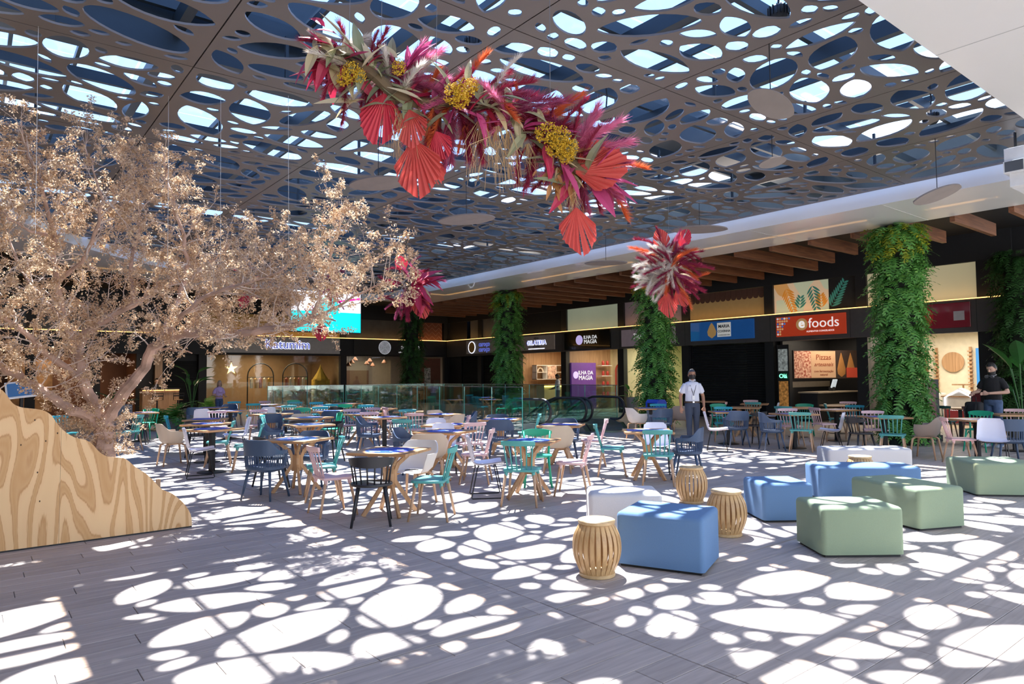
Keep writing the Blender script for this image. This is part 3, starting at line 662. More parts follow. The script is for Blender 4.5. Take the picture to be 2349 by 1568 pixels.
# end wall: dark sign with round chevron logo, and textile panels
def room_y(x0, x1, depth, back, fl, label, side=None):
    r = empty('shop_room', ((x0 + x1) / 2, YB, 0)); tag(r, label, kind='structure'); h = (x1 - x0) / 2 - .02
    MB().box((-h, depth, 0), (h, depth + .1, 4.7)).build('back_wall', back, r)
    for s_ in (-1, 1): MB().box((s_ * h - .04, .1, 0), (s_ * h + .04, depth, 4.7)).build('side_wall', side or back, r)
    MB().box((-h, .02, -.1), (h, depth, -.001)).build('shop_floor', fl, r); MB().box((-h, .1, 3.0), (h, depth, 3.08)).build('shop_ceiling', M_BLACK, r); return r
M_BRN = mat('brown shop wall', (.20, .13, .085), .6)
room_y(15.4, 21.85, 3.6, mat('dim taupe wall', (.25, .21, .18), .6), M_FLC, 'dim taupe shop interior behind the chevron logo sign')
lamp((17.6, YB + 1.6, 2.9), 60, 2.0)
def sign_y(x0, x1, z0, z1, m, label): return tag(MB().box((x0, YB - .31, z0), (x1, YB - .25, z1)).build('shop_sign', m, bevel=.006), label, 'sign')
s = sign_y(15.9, 21.5, 2.8, 3.58, mat('black chevron sign', (.015, .016, .02), .4), 'black sign with a round white chevron logo on the end wall')
bm = MB()
for q in range(4):
    for k in range(5):
        ap = .03 + .068 * k; t_ = (-ap + sqrt(2 * .34 ** 2 - ap * ap)) / 2
        bm.tube([(-t_, 0, ap + t_), (0, 0, ap), (t_, 0, ap + t_)], .009, 4, Matrix.Translation((17.7, YB - .32, 3.2)) @ Matrix.Rotation(q * pi / 2, 4, 'Y'))
bm.tube([(17.7 + .36 * cos(2 * pi * k / 28), YB - .32, 3.2 + .36 * sin(2 * pi * k / 28)) for k in range(29)], .010, 4)
bm.build('logo_emblem', mat('pale emblem', (.8, .82, .9), .5, emit=.4, var=0), s)
text('aroeirá', s, sy_(19.3, 3.24, .33), M_WHITELET, .42, .006); text('cabaré', s, sy_(18.7, 2.96, .33), M_WHITELET, .12, .004)
tr = MB().box((19.2, YB + .02, 3.67), (21.6, YB + .06, 4.7)).build('upper_panel', mat('terracotta panel', (.20, .07, .04), .6), wall_b); tag(tr, 'terracotta panel with zigzag lines')
bm = MB()
for k in range(5):
    for q in range(4): bm.tube([(19.35 + k * .45, YB + .015, 3.72 + q * .24), (19.57 + k * .45, YB + .015, 3.94 + q * .24), (19.8 + k * .45, YB + .015, 3.72 + q * .24)], .012, 4)
bm.build('zigzag_line', mat('pale clay line', (.42, .24, .17), .6), tr)
tag(MB().box((15.6, YB + .02, 3.67), (19.1, YB + .06, 4.7)).build('upper_panel', mat('grey weave panel', (.09, .09, .09), .7, scale=2, var=.2)), 'dark grey woven panel right of the turquoise screen').parent = wall_b
tag(MB().box((19.4, YB + .06, .1), (21.5, YB + .1, 2.65)).build('textile_display', mat('terracotta display', (.2, .075, .045), .7)), 'terracotta display wall with hanging textiles', 'display wall')
for k, (xx, zz, h_, m_) in enumerate(((19.8, 1.45, 1.0, mat('grey textile', (.3, .27, .22), .9, scale=12, var=.6)), (20.6, 1.0, 1.1, mat('white textile', (.5, .48, .42), .9, scale=9, var=.7)), (21.2, .7, .7, mat('brown textile', (.2, .12, .08), .9)))):
    tag(MB().box((xx - .2, YB - .0, zz), (xx + .2, YB + .05, zz + h_)).build('wall_textile', m_), ['grey woven textile hung highest on the terracotta wall', 'pale black-patterned textile on the terracotta wall', 'brown woven textile low on the terracotta wall'][k], 'textile', 'hanging textiles')
tag(MB().box((17.2, YB + 3.4, 0), (18.6, YB + 3.55, 2.0)).build('wall_cabinet', mat('brown cabinet', (.1, .05, .03), .5)), 'dark brown cabinet on the taupe shop back wall', 'cabinet')
shade = MB().lathe([(.03, .22), (.05, .2), (.14, .06), (.17, 0), (.15, 0), (.12, .06), (.03, .19)], 12, cap=False).mesh('lamp_shade', mat('copper shade', (.22, .10, .06), .35, .6), True)
bulb = MB().lathe([(0, 0), (.05, .02), (.06, .06), (.03, .12), (0, .13)], 8, cap=False).mesh('bulb', mat('warm bulb', (1, .8, .5), .4, emit=12, var=0))
for k in range(7):
    p = empty('pendant_lamp', (16.2 + k * .36, YB + 1.0 + (k % 3) * .35, 2.2 + (k * 7 % 5) * .08)); tag(p, 'small copper pendant lamp in the taupe shop, %s from the left' % ['first', 'second', 'third', 'fourth', 'fifth', 'sixth', 'seventh'][k], 'lamp', 'copper pendant lamps')
    inst('lamp_shade', shade, p); inst('bulb', bulb, p); MB().tube([(0, 0, .2), (0, 0, 3.0 - p.location.z)], .008, 4).build('cord', M_BLACK, p)
# end wall: children's clothes shop
room_y(8.45, 15.4, 4.0, mat('tan shop wall', (.28, .17, .085), .6), mat('brown shop floor', (.2, .14, .1), .5), 'tan children\'s clothes shop interior with black hoop rails')
lamp((12, YB + 1.8, 2.9), 110, 2.6, (1, .78, .5))
s = sign_y(9.2, 15.1, 2.82, 3.6, mat('stone grey sign', (.55, .52, .49), .6), 'stone grey sign reading Katumim in blue light')
text('Katumim', s, sy_(12.35, 3.24, .315), M_HALO, .62, .004, bold=.022); text('Katumim', s, sy_(12.35, 3.24, .33), M_BLUELIT, .62, .008, bold=.006)
tag(MB().box((8.6, YB + .02, 3.67), (15.3, YB + .06, 4.7)).build('upper_panel', mat('amber upper panel', (.30, .18, .05), .5, emit=.15, scale=.7, var=.4)), 'amber panel behind the turquoise screen').parent = wall_b
for k, (xx, lb) in enumerate(((13.2, 'black hoop clothes rail on the right in the tan shop'), (11.6, 'black hoop clothes rail on the left in the tan shop'))):
    h = empty('clothes_rail', (xx, YB + .9 + k * .5, 0)); tag(h, lb, 'clothes rail')
    MB().tube([(-.65, 0, 0), (-.65, 0, 1.7)] + [(-.65 * cos(pi * i_ / 10), 0, 1.7 + .65 * sin(pi * i_ / 10)) for i_ in range(1, 10)] + [(.65, 0, 1.7), (.65, 0, 0)], .03, 6).build('hoop', M_BLACK, h)
    MB().tube([(-.65, 0, 1.65), (.65, 0, 1.65)], .02, 5).build('rail', M_BLACK, h)
    for q in range(5): MB().prism([(-.13, 0), (.13, 0), (.15, .45), (.05, .52), (-.05, .52), (-.15, .45)], -.03, .03, Matrix.Translation((-.45 + q * .22, 0, 1.1)) @ Matrix.Rotation(pi / 2, 4, 'X') @ Matrix.Rotation(.9, 4, 'Y')).build('garment', [mat('red garment', (.3, .05, .03)), mat('white garment', (.6, .57, .5)), mat('ochre garment', (.4, .24, .05))][(q + k) % 3], h)
tp = empty('play_tent', (14.6, YB + 1.0, 0)); tag(tp, 'mustard yellow canopy play tent in the clothes shop', 'tent'); M_YEL = mat('mustard cloth', (.62, .40, .06), .8)
MB().lathe([(.42, 1.45), (.4, 1.55), (.2, 1.85), (.05, 2.15), (.01, 2.3)], 10, cap=False).build('canopy', M_YEL, tp)
for s_ in (-1, 1): MB().tube([(s_ * .3, -.2, 1.5), (s_ * .36, -.25, .8), (s_ * .48, -.25, 0)], [.14, .08, .16], 8, flat=(1, .6)).build('curtain', M_YEL, tp)
MB().lathe([(.42, 0), (.42, 1.5)], 10, Matrix.Translation((0, .12, 0)), cap=False).build('back_drape', M_YEL, tp)
st = empty('hanging_star', (10.3, YB + 1.9, 2.1)); tag(st, 'glowing yellow paper star lamp in the clothes shop', 'lamp')
bm = MB(); vs = [(0, 0, 0.0)]
for k in range(10): vs.append(((.32 if k % 2 == 0 else .12) * sin(pi * k / 5), 0, (.32 if k % 2 == 0 else .12) * cos(pi * k / 5)))
bm.add([(0, -.1, 0)] + vs[1:] + [(0, .1, 0)], [(0, k + 1, (k + 1) % 10 + 1) for k in range(10)] + [(11, (k + 1) % 10 + 1, k + 1) for k in range(10)]); bm.build('star', mat('glowing paper', (1, .7, .2), .5, emit=3, var=0), st)
MB().tube([(0, 0, .3), (0, 0, .95)], .006, 4).build('cord', M_BLACK, st)
# shop windows (glass panes of the fronts)
for x0, x1, lb in ((8.65, 15.2, 'clear shop window of the tan clothes shop'), (15.6, 19.3, 'clear shop window under the chevron logo')):
    win = tag(empty('window_%d' % (1 if x0 < 10 else 2), (x0, YB, 0)), lb, kind='structure')
    n_ = 3
    for k in range(n_): MB().box(((x1 - x0) / n_ * k, -.02, .02), ((x1 - x0) / n_ * (k + 1) - .02, -.005, 2.7)).build('pane', M_SHOPGL, win)
# end wall, left of the clothes shop
tag(MB().box((5.9, YB + .3, 0), (8.3, YB + .4, 4.7)).build('wall_back_recess', M_BLACK), 'black recess wall behind the bar kiosk', kind='structure')
tag(MB().box((6.45, YB - .2, 0), (6.75, YB + .1, 2.9)).build('wall_pilaster', M_OAK), 'pale timber pilaster behind the bar kiosk', kind='structure')
shl = empty('roller_shutter', (7.6, YB + .2, 0)); tag(shl, 'black roller shutter behind the bar kiosk', 'shutter')
sl = MB().prism([(-.02, 0), (.03, .0), (.03, .085), (.0, .085), (-.02, .06)], -.65, .65, Matrix.Rotation(pi / 2, 4, 'Z') @ Matrix.Rotation(pi / 2, 4, 'X')).mesh('slat', M_SHUT)
for k in range(27): inst('slat', sl, shl, (0, 0, k * .09))
room_y(.3, 5.9, 3.0, mat('rust brown wall', (.17, .07, .035), .6), mat('dark brown floor', (.1, .07, .05), .5), 'rust-brown shop interior behind the dried tree')
lamp((3, YB + 1.3, 2.9), 40, 2.0, (1, .7, .4))
tag(MB().box((1.3, YB + 2.6, .2), (2.9, YB + 2.7, 2.5)).build('wall_art', mat('ochre art panel', (.35, .2, .1), .7, scale=2, var=.5)), 'ochre art panel glimpsed behind the dried tree', 'wall panel')
tag(MB().box((.5, YB + .02, 3.67), (8.3, YB + .06, 4.7)).build('upper_panel', mat('night blue panel', (.02, .03, .045), .4)), 'night-blue panel high behind the dried tree').parent = wall_b
# large screen hung in front of the end wall
c1, c2 = atd(668, 690, 27.0), atd(827, 763, 27.0)
SY = c2.y; x0, x1 = ony(668, 720, SY).x, ony(827, 720, SY).x; z0, z1 = ony(826, 763, SY).z, ony(826, 675, SY).z
sc_ = empty('led_screen', ((x0 + x1) / 2, SY, z0)); tag(sc_, 'large turquoise and white screen hanging above the grey Katumim sign', 'screen'); W_, H_ = (x1 - x0) / 2, z1 - z0
MB().box((-W_ - .04, 0, -.04), (W_ + .04, .12, H_ + .04)).build('frame', M_BLACK, sc_)
M_TQ = mat('turquoise screen', (.0, .62, .66), .4, emit=1.0, var=0); M_SW = mat('white screen', (.85, .86, .95), .4, emit=.9, var=0); M_MG = mat('magenta screen', (.85, .0, .3), .4, emit=1.0, var=0)
MB().box((-W_, -.01, 0), (W_, 0, H_ * .5)).build('turquoise_area', M_TQ, sc_); MB().box((-W_, -.01, H_ * .5), (W_, 0, H_)).build('white_area', M_SW, sc_)
MB().tube([(W_ * .3, -.015, H_ * .77), (W_ - .02, -.015, H_ * .88)], .05, 4, flat=(1, .2)).build('magenta_stroke', M_MG, sc_)
MB().lathe([(0, 0), (.42, 0), (.42, .008), (0, .008)], 24, Matrix.Translation((W_ * .05, -.011, H_ * .62)) @ Matrix.Rotation(pi / 2, 4, 'X')).build('turquoise_disc', M_TQ, sc_)
for s_ in (-1, 1): MB().tube([(s_ * W_ * .7, .06, H_), (s_ * W_ * .7, .06, 5.25 - z0)], .02, 5).build('hanger', M_BLACK, sc_)
# ================================================================== ottomans and slatted drum stools
def fabric(name, col):
    m = mat(name, col, .85, var=.05, scale=220, bump=.35); return m
M_OB, M_OG, M_OW = fabric('blue upholstery', (.11, .21, .38)), fabric('sage green upholstery', (.27, .34, .22)), fabric('pale grey upholstery', (.62, .60, .60))
M_FEET = mat('black plinth', (.015, .015, .015), .6)
def ottoman(m, A, Bp, depth, h, label, flip=1):
    """A, Bp: floor pixels of the near bottom edge, left to right"""
    a, c = onz(*A), onz(*Bp); u = (c - a); L = u.length; u.normalize(); v = Vector((-u.y, u.x, 0))
    if v.dot(a - CAM) < 0: v = -v
    ctr = (a + c) / 2 + v * depth / 2
    t = empty('ottoman', (ctr.x, ctr.y, 0), atan2(u.y, u.x)); tag(t, label, 'ottoman', 'upholstered ottomans')
    bm = MB().box((-L / 2, -depth / 2, .025), (L / 2, depth / 2, h)); me = bm.mesh('cushion', m)
    g = bmesh.new(); g.from_mesh(me)
    es = [e for e in g.edges if any(vv.co.z > .1 for vv in e.verts)]
    bmesh.ops.bevel(g, geom=es, offset=.042, segments=4, affect='EDGES', profile=.5)
    g.to_mesh(me); g.free(); smooth_angle(me, 35); inst('cushion', me, t)
    MB().box((-L / 2 + .03, -depth / 2 + .03, 0), (L / 2 - .03, depth / 2 - .03, .03)).build('plinth', M_FEET, t)
    return t
ottoman(M_OB, (1414, 1297), (1616, 1323), .62, .46, 'bright blue ottoman beside the front drum stool')
ottoman(M_OW, (1354, 1235), (1522, 1235), .55, .44, 'pale grey ottoman behind the bright blue one')
ottoman(M_OB, (1752, 1199), (1869, 1197), .6, .42, 'small blue ottoman in the middle of the seating group')
ottoman(M_OG, (1889, 1280), (2078, 1278), .58, .44, 'sage green ottoman nearest the camera')
ottoman(M_OG, (2110, 1219), (2217, 1210), .95, .43, 'sage green ottoman behind the nearest green one')
ottoman(M_OB, (1880, 1148), (2118, 1150), .55, .43, 'long blue ottoman at the middle of the back rows')
ottoman(M_OW, (1901, 1090), (2096, 1090), .5, .42, 'long pale grey ottoman at the very back of the group')
ottoman(M_OG, (2240, 1138), (2400, 1140), .8, .43, 'sage green ottoman cut off by the picture edge')
M_BAMB = wood('pale bamboo', (.46, .27, .115), (.66, .43, .2), 2, 1.0, .42)
M_BAMBT = wood('bamboo top', (.52, .34, .16), (.64, .45, .24), 0, 1.0, .42)
stool_slat = None
def drum_stool(px, py, h, label, R=.145):
    global stool_slat
    p = onz(px, py); t = empty('drum_stool', (p.x, p.y, 0), random.uniform(0, 1)); tag(t, label, 'stool', 'bamboo drum stools')
    top = MB().lathe([(R - .004, h - .03), (R + .006, h - .026), (R + .006, h - .004), (R, h), (0, h)], 32, cap=False).build('seat_disc', M_BAMBT, t, smooth=True)
    MB().lathe([(0, .0), (R - .005, 0), (R + .002, .004), (R + .002, .026), (R - .004, .03), (0, .03)], 32, cap=False).build('base_disc', M_BAMBT, t, smooth=True)
    if stool_slat is None:
        prof = [(R - .012, .028), (R + .035, h * .3), (R + .05, h * .52), (R + .035, h * .74), (R - .012, h - .028)]
        prof = catmull(prof, 3)
        stool_slat = MB().tube([(r_, 0, z_) for r_, z_ in prof], .0125, 4, flat=(.45, 2.0), up=(1, 0, 0)).mesh('slat', M_BAMB)
    n_ = 24
    for k in range(n_): inst('slat', stool_slat, t, (0, 0, 0), (0, 0, 2 * pi * k / n_))
    return t
drum_stool(1370, 1318, .45, 'bamboo drum stool in front, beside the bright blue ottoman', .145)
drum_stool(1668, 1226, .45, 'bamboo drum stool between the bright blue and small blue ottomans')
drum_stool(1587, 1151, .45, 'bamboo drum stool behind the pale grey ottoman')
drum_stool(1975, 1118, .45, 'bamboo drum stool between the long blue and long grey ottomans')
# ================================================================== plywood screen
def ply_mat():
    m, t, bb = nodes('figured plywood'); bb.inputs['Roughness'].default_value = .55
    tcn = t.nodes.new('ShaderNodeTexCoord'); mp = t.nodes.new('ShaderNodeMapping'); mp.inputs['Scale'].default_value = (1.7, 1, .30)
    n = t.nodes.new('ShaderNodeTexNoise'); n.inputs['Scale'].default_value = 1.9; n.inputs['Detail'].default_value = .7; n.inputs['Distortion'].default_value = .35
    ml = t.nodes.new('ShaderNodeMath'); ml.operation = 'MULTIPLY'; ml.inputs[1].default_value = 9
    fr = t.nodes.new('ShaderNodeMath'); fr.operation = 'PINGPONG'; fr.inputs[1].default_value = .5
    n2 = t.nodes.new('ShaderNodeTexNoise'); n2.inputs['Scale'].default_value = 60; mp2 = t.nodes.new('ShaderNodeMapping'); mp2.inputs['Scale'].default_value = (3, 1, .12)
    ad = t.nodes.new('ShaderNodeMath'); ad.operation = 'MULTIPLY_ADD'; ad.inputs[1].default_value = .18
    r = t.nodes.new('ShaderNodeValToRGB'); el = r.color_ramp.elements
    el[0].position = .12; el[0].color = (.82, .54, .27, 1); el[1].position = .58; el[1].color = (.62, .34, .13, 1)
    for ps_, c_ in ((.33, (.81, .52, .26, 1)), (.375, (.55, .28, .10, 1)), (.45, (.66, .38, .16, 1))):
        q = el.new(ps_); q.color = c_
    L = t.links.new
    L(tcn.outputs['Object'], mp.inputs[0]); L(mp.outputs[0], n.inputs['Vector']); L(n.outputs['Fac'], ml.inputs[0]); L(ml.outputs[0], fr.inputs[0])
    L(tcn.outputs['Object'], mp2.inputs[0]); L(mp2.outputs[0], n2.inputs['Vector']); L(n2.outputs['Fac'], ad.inputs[0]); L(fr.outputs[0], ad.inputs[2])
    L(ad.outputs[0], r.inputs[0]); L(r.outputs[0], bb.inputs['Base Color']); return m
M_PLY = ply_mat(); M_PLYE = wood('plywood edge', (.20, .10, .045), (.42, .25, .12), 0, 2)
YP = 8.12
ply = empty('plywood_screen', (1.1, YP, 0)); tag(ply, 'wavy-edged pale plywood screen in front of the dried tree', 'screen')
wave = [(-30, 880), (0, 891), (15, 905), (30, 925), (50, 934), (75, 937), (100, 941), (118, 952), (132, 972), (150, 990), (172, 1003), (195, 1008), (212, 1018), (228, 1036), (245, 1046), (270, 1049), (290, 1053), (310, 1070), (335, 1086), (355, 1105), (372, 1122), (392, 1130), (410, 1143), (425, 1158), (437, 1178), (440, 1195)]
top = [ony(x_, y_, YP) for x_, y_ in wave]
seam_x = ony(138, 1100, YP).x; xr = ony(440, 1205, YP).x; xl = -1.2
pts = [(xl, 1.72), (-.4, 1.72), (.0, 1.66)] + [(p.x, p.z) for p in top if p.x > .12]
pts = catmull(pts, 3)
def sheet(lo, hi):
    seg = [p for p in pts if lo < p[0] < hi]
    def zat(x_):
        for (a, za), (c, zc) in zip(pts, pts[1:]):
            if a <= x_ <= c: return za + (zc - za) * (x_ - a) / max(1e-6, c - a)
        return pts[-1][1]
    ends = [(lo, zat(lo))] + seg + [(hi, zat(hi) if hi < xr - .001 else pts[-1][1])]
    poly = [(lo, .015), (hi, .015)] + ends[::-1]
    bm = MB(); n_ = len(poly)
    vs = [(x_ - 1.1, 0, z_) for x_, z_ in poly] + [(x_ - 1.1, .022, z_) for x_, z_ in poly]
    bm.add(vs, [tuple(range(n_)), tuple(range(2 * n_ - 1, n_ - 1, -1))]); bm.cm = 1
    bm.add(vs, [(i, n_ + i, n_ + (i + 1) % n_, (i + 1) % n_) for i in range(n_)])
    return bm.build('plywood_sheet', [M_PLY, M_PLYE], ply)
sheet(xl, seam_x - .001); sheet(seam_x + .001, xr)
b = MB()
for px_, py_ in ((48, 1020), (105, 1011), (86, 1083), (91, 1149), (80, 963), (132, 993)):
    p = ony(px_, py_, YP); b.lathe([(0, 0), (.006, .0), (.006, .002), (0, .002)], 8, Matrix.Translation((p.x - 1.1, -.001, p.z)) @ Matrix.Rotation(pi / 2, 4, 'X') @ Matrix.Diagonal((1, 1.5, 1, 1)))
tag(b.build('knot', mat('dark knot', (.05, .025, .012), .8), ply), kind='stuff')
b = MB()
for xx in (-1.0, .3, 1.6): b.box((xx - 1.1, .024, .02), (xx - 1.06, .45, .06)).box((xx - 1.1, .024, .02), (xx - 1.06, .06, .55))
b.build('brace', M_OAK, ply)
MB().box((xl - 1.1, .0, 0), (xr - 1.1, .022, .014)).build('bottom_strip', M_FEET, ply)
# ================================================================== tables
M_TOP = wood('honey table top', (.40, .20, .085), (.60, .34, .165), 0, .8, .35)
M_LEGW = wood('oak table leg', (.42, .22, .10), (.60, .36, .18), 2, .8, .45)
M_IRON = mat('black iron', (.018, .018, .02), .45, .4)
def mat_sticker():
    m, t, bb = nodes('blue printed table sticker'); bb.inputs['Roughness'].default_value = .3
    tcn = t.nodes.new('ShaderNodeTexCoord'); n = t.nodes.new('ShaderNodeTexNoise'); n.inputs['Scale'].default_value = 9; n.inputs['Detail'].default_value = 1
    oi = t.nodes.new('ShaderNodeObjectInfo'); va = t.nodes.new('ShaderNodeVectorMath'); va.operation = 'ADD'
    t.links.new(tcn.outputs['Object'], va.inputs[0]); t.links.new(oi.outputs['Location'], va.inputs[1]); t.links.new(va.outputs[0], n.inputs['Vector'])
    r = t.nodes.new('ShaderNodeValToRGB'); r.color_ramp.interpolation = 'CONSTANT'; el = r.color_ramp.elements
    el[0].color = (.5, .12, .22, 1); el[1].position = .30; el[1].color = (.02, .09, .55, 1); q = el.new(.6); q.color = (.7, .75, .85, 1); q = el.new(.66); q.color = (.02, .09, .55, 1)
    t.links.new(n.outputs['Fac'], r.inputs[0]); t.links.new(r.outputs[0], bb.inputs['Base Color']); return m
M_STICK = mat_sticker()
S_ = .75
top_me = MB().box((-S_ / 2, -S_ / 2, .717), (S_ / 2, S_ / 2, .75)).mesh('table_top', M_TOP); bevel_mesh(top_me, .003, 1)
stick_me = MB().lathe([(.0, .751), (.3, .751), (.3, .7525), (0, .7525)], 40, Matrix.Diagonal((.95, 1, 1, 1)), cap=False).mesh('table_sticker', M_STICK)
stick2_me = MB().box((-.32, -.2, .7505), (.32, .2, .752)).mesh('table_sticker', M_STICK)
strut_me = MB().tube([(.33, 0, 0), (.19, 0, .2), (.065, 0, .38), (.06, 0, .48), (.1, 0, .58), (.27, 0, .717)], .03, 4, flat=(.8, 1.1), up=(0, 1, 0)).mesh('splayed_leg', M_LEGW)
block_me = MB().box((-.05, -.05, .3), (.05, .05, .52)).mesh('centre_block', M_LEGW)
col_me = MB().box((-.038, -.038, .015), (.038, .038, .7)).mesh('pedestal_column', M_IRON)
base_me = MB().lathe([(0, 0), (.24, 0), (.24, .008), (.22, .014), (.05, .02), (0, .02)], 28, cap=False).mesh('pedestal_base', M_IRON, True)
plate_me = MB().box((-.16, -.16, .7), (.16, .16, .717)).mesh('top_plate', M_IRON)
TABLES = {}
def table(key, A, Bp, base, where, sticker=1, size=None):
    a, c = onz(*A, .75), onz(*Bp, .75); u = c - a; u.z = 0; L = u.length; u.normalize(); v = Vector((-u.y, u.x, 0))
    if v.dot(a - CAM) < 0: v = -v
    ctr = (a + c) / 2 + v * S_ / 2
    t = empty('cafe_table', (ctr.x, ctr.y, 0), atan2(u.y, u.x)); TABLES[key] = (t, where)
    tag(t, ('square wood cafe table on splayed wooden legs, ' if base == 'w' else 'square wood cafe table on a black pedestal, ') + where, 'table', 'square cafe tables')
    tt_ = inst('table_top', top_me, t)
    if sticker: inst('table_sticker', stick_me if sticker == 1 else stick2_me, tt_)
    if base == 'w':
        for k in range(4): inst('splayed_leg', strut_me, t, (0, 0, 0), (0, 0, pi / 4 + k * pi / 2))
        inst('centre_block', block_me, t)
    else:
        inst('pedestal_column', col_me, t); inst('pedestal_base', base_me, t); inst('top_plate', plate_me, t)
    return t
for row in [
 ('T1', (783, 1038), (941, 1042), 'w', 'nearest the camera', 1), ('T2', (580, 1009.5), (707, 1013), 'w', 'behind the front navy armchair', 1),
 ('T3', (483, 987.5), (557, 981), 'p', 'beside the white sled chair', 1), ('T4', (409, 974), (505, 973), 'p', 'beside the beige tub by the plywood', 1),
 ('T5', (414, 963.5), (505, 962), 'p', 'third deep beyond the plywood', 1), ('T6', (440, 935.5), (500, 935), 'p', 'farthest left before the lilac-shirted woman', 2),
 ('T7', (485, 943.5), (545, 943), 'p', 'before the lilac-shirted woman', 2), ('T8', (565, 950.5), (637, 951), 'w', 'with a pink chair behind, left middle', 0),
 ('T9', (642, 958.5), (728, 960), 'w', 'above the long blue-matted one, left middle', 1), ('T10', (690, 976.5), (759, 973), 'w', 'beside the emerald chair, left middle', 1),
 ('T11', (613, 934), (668, 934), 'p', 'beside the far white chair', 2), ('T12', (568, 928.5), (625, 928.5), 'w', 'right of the woman, far row', 2),
 ('T13', (654, 938.5), (712, 938.5), 'w', 'before the bright green chair, far row', 0), ('T14', (712, 943.5), (781, 942.5), 'w', 'right of the bright green chair', 2),
 ('T15', (714, 929.5), (765, 930), 'w', 'near the glass left end', 2), ('T16', (758, 925), (800, 925.5), 'w', 'near the glass, third in line', 2),
 ('T18', (774, 949.5), (838, 950.5), 'w', 'left of the tall slim pedestal one', 2), ('T19', (865, 959), (931, 956), 'p', 'on the slim pole beside the navy armchair', 2),
 ('T20', (830, 938), (890, 938), 'w', 'amid pink chairs near the glass', 0), ('T21', (902, 944.5), (970, 943.5), 'w', 'behind the slim pole one, at the glass', 0),
 ('T22', (1012, 952.5), (1068, 948), 'p', 'between the two beige tubs at the glass', 1), ('T23', (966, 975.5), (1052, 976.5), 'w', 'in the centre, ringed by pink chairs', 1),
 ('T24', (935, 990), (1050, 994), 'w', 'behind the big beige tub chair', 1), ('T25', (1092, 963), (1184, 963.5), 'w', 'between two navy armchairs by the glass', 2),
 ('T26', (1129, 1014.5), (1266, 1017), 'w', 'between the teal and emerald chairs', 1), ('T27', (1228, 976), (1330, 977), 'w', 'before the escalator', 2),
 ('T28', (1431, 991), (1551, 991), 'w', 'right of the escalator landing', 2), ('T29', (1461, 937), (1535, 936.5), 'p', 'before the second ferny column', 2),
 ('T30', (1638, 945.5), (1722, 945), 'p', 'right of the white-shirted man', 2), ('T31', (1800, 951), (1890, 949), 'p', 'before the pizza shop totem', 2),
 ('T32', (1683, 934.5), (1730, 935), 'w', 'before the shutter, nearer one', 0), ('T33', (1698, 926), (1760, 926.5), 'w', 'before the shutter, farther one', 0),
 ('T34', (1812, 935.5), (1863, 935.5), 'p', 'below the pizza shop totem', 0), ('T35', (1915, 941), (1978, 939), 'p', 'left of the nearest ferny column', 2),
 ('T36', (2000, 957.5), (2100, 957), 'p', 'right before the nearest ferny column', 2), ('T37', (2225, 964), (2322, 963), 'p', 'before the black-shirted man', 2),
 ('T38', (2309, 951.5), (2380, 952), 'p', 'cut by the right picture edge', 0), ('T39', (2165, 935.5), (2250, 936.5), 'p', 'before the eyewear shop', 0),
 ('T40', (1615, 920.5), (1660, 920.5), 'p', 'behind the white-shirted man, at the shutter', 0), ('T41', (290, 948), (368, 945), 'p', 'beside the fern planter', 2),
 ('T42', (1905, 930.5), (1955, 930.5), 'p', 'at the serving counter', 0), ('T44', (165, 962), (240, 962), 'p', 'half hidden by the tree trunk', 0)]:
    table(*row)
# ================================================================== chairs
def paint(name, col, rough=.42): return mat(name, col, rough, var=.03, scale=3)
C_ = {'teal': paint('teal paint', (.085, .36, .34)), 'turquoise': paint('turquoise paint', (.03, .36, .42)), 'pink': paint('dusty pink paint', (.72, .48, .48)), 'navy': paint('navy plastic', (.05, .085, .155)),
      'beige': paint('beige shell', (.56, .45, .34)), 'white': paint('white shell', (.72, .71, .80), .35), 'pale grey': paint('pale grey shell', (.66, .62, .58)), 'taupe': paint('taupe shell', (.32, .26, .22)),
      'black': paint('black paint', (.022, .022, .026)), 'emerald': paint('emerald paint', (.01, .36, .20)), 'dark green': paint('dark green paint', (.02, .085, .075)), 'brown': paint('brown paint', (.15, .08, .075))}
M_CLEG = wood('beech chair leg', (.50, .30, .17), (.66, .43, .27), 2, 1, .5)
M_DLEG = wood('walnut chair leg', (.14, .075, .045), (.22, .12, .07), 2, 1, .5)
CH = {}
